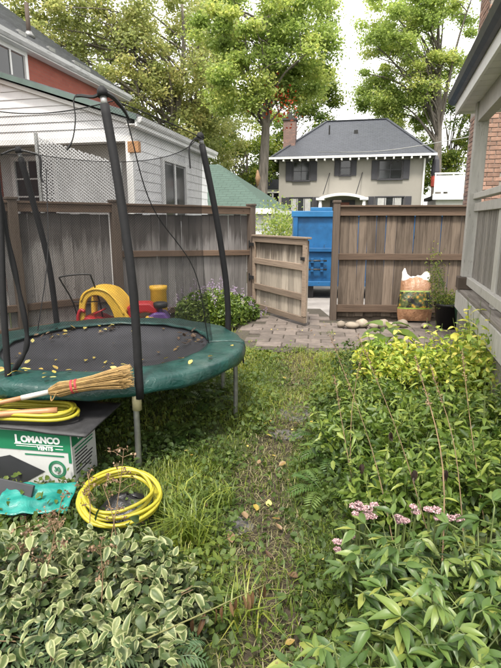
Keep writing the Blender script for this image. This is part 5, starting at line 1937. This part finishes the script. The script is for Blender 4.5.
def peony(x, y, n, rx, ry, h, label):
    root = thing('peony_plant', label, 'peony', (x, y, ground_z(x, y)), 0, 'peony plants near right')
    cnt = 0
    for k in range(n):
        a, q = rp.uniform(0, 6.2832), math.sqrt(rp.random())
        e = Vector((q * rx * math.cos(a), q * ry * math.sin(a), h * (1 - .45 * q * q) * rp.uniform(.7, 1.08)))
        part('stem', MB().tube(bez([(e.x * .2, e.y * .2, -.01), Vector((e.x * .55, e.y * .55, e.z * .6)), e], 4), [.0042 - .0002 * i for i in range(9)], 6), M['stem'], root, True)
        for w_ in range(3):
            # compound leaf: petiole end with three to five leaflets
            az0 = a + rp.gauss(0, 1.0) + w_ * 2.1
            st = e * (1 - .13 * w_)
            pe = st + Vector((math.cos(az0), math.sin(az0), .35)) * rp.uniform(.02, .07)
            part('petiole', MB().tube([st, pe], .0022, 5), M['stem'], root)
            nl = rp.choice((4, 5, 6))
            for i in range(nl):
                leaf_at(root, rp.choice(pl), pe, az0 + (i - (nl - 1) / 2) * rp.uniform(.42, .6), rp.gauss(.12, .3) - .1 * abs(i - (nl - 1) / 2), rp.gauss(0, .3), rp.uniform(.7, 1.15))
                cnt += 1


peony(.33, 1.17, 24, .22, .19, .45, 'peony plant with broad leaves at the bottom edge right of the path')
peony(.62, 1.32, 25, .23, .20, .50, 'peony plant filling the bottom right corner')
peony(.88, 1.62, 25, .25, .22, .55, 'peony plant at the right edge below the tall stems')
peony(.56, 1.68, 21, .22, .18, .42, 'peony plant just in front of the pink sedum flowers')
# dark leafy undergrowth keeps the bed closed
def bed(x, y):
    c, ww = path_x(y)
    d = (x - c) / ww
    return 1 if d > 1.25 + .3 * noise.noise((x * 3, y * 3, 1)) else 0


P = scatter(11000, .2, 3.2, 1.0, 5.6, bed)
P[:, 2] += NP.uniform(.02, .26, len(P))
tag(leaf_cloud('bed_undergrowth', P, NP.uniform(.03, .06, len(P)), np.clip(NP.normal(.35, .2, len(P)), 0, 1), M['cover'], up=.8, aspect=.5), 'dense low green leaves filling the right flower bed', 'undergrowth', kind='stuff')

# ---- tall lanceolate perennials, middle right
xl = [leaf_mesh('leaf', .075 + .008 * (i % 4), .019 + .003 * (i % 4), M['phlox'], .15 + .15 * (i % 3), .1 + .2 * (i % 5), 5, .85, .36 + .04 * (i % 3), .004 + .008 * (i % 3), i + 40) for i in range(9)]
gl = [leaf_mesh('leaf', .085, .046, M['gold'], .22, .25 + .15 * i, 5, .75, .42, .01, i + 60) for i in range(4)]


def stemmy(name, label, cat, x, y, n, rx, ry, h, leaves, nper, smat, fill, group, s0=.7, s1=1.2, stem='stem'):
    root = thing(name, label, cat, (x, y, ground_z(x, y)), 0, group)
    for k in range(n):
        a, q = rp.uniform(0, 6.2832), math.sqrt(rp.random())
        b_ = Vector((q * rx * math.cos(a), q * ry * math.sin(a), 0))
        e = b_ + Vector((rp.gauss(0, .06) + b_.x * .3, rp.gauss(0, .06) + b_.y * .3, h * rp.uniform(.65, 1.1)))
        pth = bez([b_, b_.lerp(e, .5) + Vector((rp.gauss(0, .015), rp.gauss(0, .015), 0)), e], 5)
        part('stem', MB().tube(pth, [.0035 - .0002 * i for i in range(11)], 5), M[stem], root)
        for i in range(nper):
            t = .4 + .6 * (i + .5) / nper
            p = pth[min(10, int(t * 10))]
            leaf_at(root, rp.choice(leaves), p, i * 2.4 + a + rp.gauss(0, .3), rp.gauss(.25, .3), rp.gauss(0, .3), rp.uniform(s0, s1) * (1.1 - .35 * t))
    m_ = fill
    a, q = NP.uniform(0, 6.2832, m_), np.sqrt(NP.random(m_))
    Q = np.stack([q * rx * 1.15 * np.cos(a), q * ry * 1.15 * np.sin(a), h * NP.uniform(.1, .85, m_) * (1 - .3 * q * q)], 1)
    tag(leaf_cloud('foliage', Q, NP.uniform(.04, .075, m_), np.clip(NP.normal(.45, .24, m_), 0, 1), smat, root, up=.7, aspect=.42), kind='stuff')
    return root


G1, G2 = 'leafy perennials middle right', 'golden shrubs far right'
stemmy('leafy_perennial', 'green leafy perennial right behind the pink sedum', 'perennial', .78, 2.35, 18, .26, .24, .48, xl, 12, M['phloxs'], 900, G1)
stemmy('leafy_perennial', 'green leafy perennial at the right edge in front of the porch', 'perennial', 1.3, 2.55, 18, .28, .26, .55, xl, 12, M['phloxs'], 900, G1)
stemmy('leafy_perennial', 'green leafy perennial along the path opposite the flagstones', 'perennial', .78, 3.1, 18, .28, .28, .46, xl, 12, M['phloxs'], 1000, G1)
stemmy('leafy_perennial', 'green leafy perennial in the centre of the right bed', 'perennial', 1.35, 3.2, 18, .30, .28, .58, xl, 12, M['phloxs'], 1000, G1)
stemmy('leafy_perennial', 'green leafy perennial at the far right of the bed before the porch', 'perennial', 1.85, 3.15, 16, .26, .26, .62, xl, 12, M['phloxs'], 800, G1)
stemmy('leafy_perennial', 'green leafy perennial at the far path side of the bed', 'perennial', .98, 3.85, 16, .26, .26, .42, xl, 11, M['phloxs'], 800, G1)
stemmy('golden_shrub', 'yellow-green shrub in front of the paving and soil bag', 'shrub', 1.35, 4.5, 18, .34, .34, .60, gl, 11, M['golds'], 1300, G2)
stemmy('golden_shrub', 'yellow-green shrub in the middle below the porch column', 'shrub', 1.85, 4.2, 19, .34, .32, .72, gl, 11, M['golds'], 1300, G2)
stemmy('golden_shrub', 'tall yellow-green shrub at the right edge below the railing', 'shrub', 2.05, 3.85, 20, .3, .32, .92, gl, 12, M['golds'], 1300, G2)
stemmy('golden_shrub', 'yellow-green shrub growing up beside the porch skirt boards', 'shrub', 2.22, 4.55, 18, .28, .32, .84, gl, 11, M['golds'], 1100, G2)

# hosta with broad leaves by the paving
hm = [leaf_mesh('leaf', .20, .12, M['phlox'], .25, .5, 6, .7, .45, .01, i + 80) for i in range(3)]
hc = at(386, 372, z=.1)
HO = thing('hosta', 'broad leaved green hosta at the bed edge nearest the paving', 'hosta', (hc.x, 4.95, ground_z(hc.x, 4.95)))
HO.scale = (1.25, 1.25, 1.5)
for k in range(22):
    a = k * 2.4
    q = .03 + .004 * k
    leaf_at(HO, rp.choice(hm), (q * math.cos(a), q * math.sin(a), .16 + .012 * (22 - k) * .8), a, .35 - .02 * k, rp.gauss(0, .15), rp.uniform(.7, 1.05))

# ---- pink sedum
def sedum(px, py, z, n, spread, label):
    c = at(px, py, z=z)
    root = thing('sedum', label, 'sedum', (c.x, c.y, ground_z(c.x, c.y)), 0, 'pink flowering sedum')
    for k in range(n):
        e = Vector((rp.gauss(0, spread), rp.gauss(0, spread * .8), z + rp.uniform(-.04, .03)))
        part('stem', MB().tube(bez([(e.x * .3, e.y * .3, 0), Vector((e.x * .7, e.y * .7, z * .6)), e], 4), .003, 5), M['stem'], root)
        r_ = rp.uniform(.014, .024)
        Q = NP.normal(size=(130, 3))
        Q = nrm(Q) * np.array([r_, r_, r_ * .4]) * NP.uniform(.7, 1.05, (130, 1)) + np.array(e)
        leaf_cloud('flower_head', Q, NP.uniform(.005, .009, 130), NP.uniform(0, 1, 130), M['pink'], root, up=1, aspect=.9)


sedum(366, 512, .36, 11, .035, 'tallest pink sedum flower cluster at the bed edge')
sedum(402, 522, .40, 7, .028, 'pink sedum cluster right of the tallest cluster')
sedum(438, 520, .42, 7, .035, 'pink sedum cluster farthest right among peony leaves')
sedum(340, 545, .12, 4, .03, 'small pale sedum cluster low beside the path')

# ---- tall bare stalks with dark spent flowers
sl = [leaf_mesh('spent_petal', .035, .012, M['spent'], .5, .6, 4, seed=i) for i in range(3)]


def stalk(pts, label, heads=1, r=.003):
    b_ = at(pts[0][0], pts[0][1], pts[0][2])
    b_.z = ground_z(b_.x, b_.y)
    root = thing('tall_stalk', label, 'stalk', b_, 0, 'tall stalks in the right bed')
    w = [Vector((0, 0, 0))] + [at(*p) - b_ for p in pts[1:]]
    pth = bez(w, 6)
    part('stem', MB().tube(pth, [r * (1 - .6 * i / (len(pth) - 1)) for i in range(len(pth))], 5), M['stemdry'] if heads == 0 else M['stem'], root)
    for i in range(3, len(pth) - 1, 2):
        leaf_at(root, rp.choice(xl), pth[i], rp.uniform(0, 6.28), .5, 0, rp.uniform(.25, .5))
    for k in range(heads * 14):
        a = k * 2.4
        leaf_at(root, rp.choice(sl), pth[-1], a, -.9 - rp.uniform(0, .5), rp.gauss(0, .3), rp.uniform(.8, 1.4), 'spent_petal')
    if heads == 0:
        Q = np.array([tuple(pth[-1] * (1 - t) + pth[-4] * t) for t in NP.random(60)]) + NP.normal(0, .006, (60, 3))
        leaf_cloud('seed_spike', Q, .012, NP.uniform(0, 1, 60), M['seed'], root, up=.4, aspect=.5)
    return root


stalk([(380, 520, 2.3), (382, 480, 2.3), (391, 432, 2.3)], 'stalk with black drooping spent flower in the middle of the bed', 1)
stalk([(380, 560, 2.1), (372, 510, 2.12), (362, 464, 2.15)], 'stalk with dark spent flower above the pink sedum', 1)
stalk([(430, 560, 2.0), (438, 515, 2.0), (446, 470, 2.0)], 'stalk with dark spent flower right of the middle', 1)
stalk([(410, 540, 1.9), (418, 500, 1.9), (415, 470, 1.9)], 'short stalk with dark spent flower among peony leaves', 1)
stalk([(400, 560, 2.0), (372, 450, 2.3), (330, 335, 2.6)], 'long thin bare stalk leaning left over the path', 0)
stalk([(440, 560, 2.0), (400, 440, 2.2), (358, 335, 2.5)], 'long thin stalk leaning left toward the stones', 0)
stalk([(440, 620, 1.6), (443, 470, 1.9), (415, 355, 2.2)], 'reddish upright stalk rising past the middle of the bed', 0, .0042)
stalk([(360, 520, 2.4), (345, 440, 2.6), (334, 375, 2.8)], 'thin stalk nearest the path on the left of the bed', 0)
stalk([(470, 560, 1.9), (455, 450, 2.2), (430, 365, 2.5)], 'thin stalk at the right before the golden shrub', 0)
stalk([(350, 480, 2.8), (352, 410, 3.0), (362, 350, 3.2)], 'thin upright stalk in front of the paving', 0)
stalk([(490, 500, 2.3), (470, 420, 2.5), (462, 350, 2.7)], 'thin stalk rising in front of the tall golden shrub', 0)

# ---- flowering bush by the left fence
c = at(212, 318, 7.7)
FBU = thing('flowering_bush', 'green bush with pale purple flower spikes by the left fence', 'bush', (c.x, 7.75, 0))
n = 5200
a, q = NP.uniform(0, 6.2832, n), np.sqrt(NP.random(n))
Q = np.stack([q * .58 * np.cos(a), q * .45 * np.sin(a), .58 * np.sqrt(1 - .75 * q * q) * NP.uniform(.1, 1, n)], 1)
leaf_cloud('foliage', Q, NP.uniform(.04, .075, n), np.clip(NP.normal(.45, .25, n), 0, 1), M['phloxs'], FBU, up=.5, aspect=.45)
n = 900
b_ = NP.normal(size=(45, 3)) * np.array([.36, .26, .0])
b_[:, 2] = .5 + .14 * NP.random(45) - .2 * (b_[:, 0] / .6) ** 2
Q = np.repeat(b_, 20, 0) + NP.normal(size=(900, 3)) * np.array([.014, .014, .04])
leaf_cloud('flower_spikes', Q, .018, NP.uniform(0, 1, 900), M['purple'], FBU, up=.3, aspect=.8)
for k in range(12):
    a = k * .55
    part('stem', MB().tube([(0, 0, 0), (.3 * math.cos(a), .25 * math.sin(a), .4)], .006, 5), M['stem'], FBU)
c = at(236, 312, 8.0)
HB = thing('leafy_bush', 'small dark green bush between the flowering bush and the gate post', 'bush', (c.x + .05, 8.2, 0))
n = 1600
a, q = NP.uniform(0, 6.2832, n), np.sqrt(NP.random(n))
Q = np.stack([q * .34 * np.cos(a), q * .3 * np.sin(a), .42 * np.sqrt(1 - .75 * q * q) * NP.uniform(.1, 1, n)], 1)
leaf_cloud('foliage', Q, NP.uniform(.04, .08, n), np.clip(NP.normal(.35, .2, n), 0, 1), M['phloxs'], HB, up=.5, aspect=.5)
for k in range(5):
    part('stem', MB().tube([(0, 0, 0), (.2 * math.cos(k * 1.3), .2 * math.sin(k * 1.3), .3)], .005, 5), M['stem'], HB)

# ---- broken pale stem with withered leaves hanging over the near path
b0, b1, b2 = at(120, 655, 1.40), at(215, 608, 1.62), at(264, 585, 1.78)
BS = thing('broken_stem', 'pale broken stem with withered brown leaves leaning over the near path', 'stem', (b0.x, b0.y, ground_z(b0.x, b0.y)))
o_ = Vector(BS.location)
pth = bez([Vector((0, 0, 0)), b0 - o_, b1 - o_, b2 - o_], 8)
M['palestem'] = plain('pale_green_stem', (.22, .22, .08), .6, .2, 20, bump=0)
part('stem', MB().tube(pth, [.0045 - .0025 * i / (len(pth) - 1) for i in range(len(pth))], 6), M['palestem'], BS, True)
M['wither'] = leafmat('withered_leaf', [(0, (.05, .025, .012)), (.5, (.12, .065, .03)), (1, (.22, .14, .07))], 'obj', trans=.15)
wl = [leaf_mesh('withered_leaf', .075, .017, M['wither'], .7, .1 + .1 * i, 5, seed=i + 90, wave=.03) for i in range(3)]
for i in range(13, len(pth)):
    leaf_at(BS, rp.choice(wl), pth[i], rp.uniform(-2.2, -.6), -1.25 + rp.gauss(0, .15), rp.gauss(0, .5), rp.uniform(.7, 1.2), 'withered_leaf')

# ---- fallen leaves on the path
spots = [(256, 501, True, 1.1, 'pale yellow fallen leaf farthest up of the path pair'), (269, 504, True, 1.0, 'pale fallen leaf beside the highest leaf on the near path'),
         (247, 516, False, 1.1, 'long tan fallen leaf lying across the path'), (281, 516, True, .9, 'upright pale fallen leaf right of the long tan leaf'),
         (279, 463, True, .9, 'single bright yellow leaf in the middle of the path'), (258, 462, False, .8, 'brown fallen leaf left of the bright yellow leaf'),
         (232, 540, False, 1.2, 'brown dead leaf at the left side of the path'), (300, 573, False, 1.0, 'brown dead leaf at the bed side of the near path'),
         (285, 640, True, .7, 'small orange leaf in the nearest part of the path'), (272, 557, False, .9, 'thin rust brown leaf standing in the path grass'),
         (333, 562, True, .9, 'orange leaf caught on the bed edge'), (310, 425, True, .7, 'small yellow leaf on the larger flagstone'), (270, 419, True, .6, 'small yellow leaf left of the flagstones')]
for px, py, yel, s, lb in spots:
    p = at(px, py, z=.02)
    fallen(p.x, p.y, ground_z(p.x, p.y) + .035, yel, s, lb, 'fallen leaves on the path')
for k in range(70):
    y = rl.uniform(2.2, 7.5)
    c, ww = path_x(y)
    x = c + rl.gauss(0, .5)
    fallen(x, y, ground_z(x, y) + (.03 if not in_pave(x, y) else .085), rl.random() < .5, rl.uniform(.4, .8), 'small scattered dead leaf on the lawn along the path', 'small leaves scattered on the lawn')
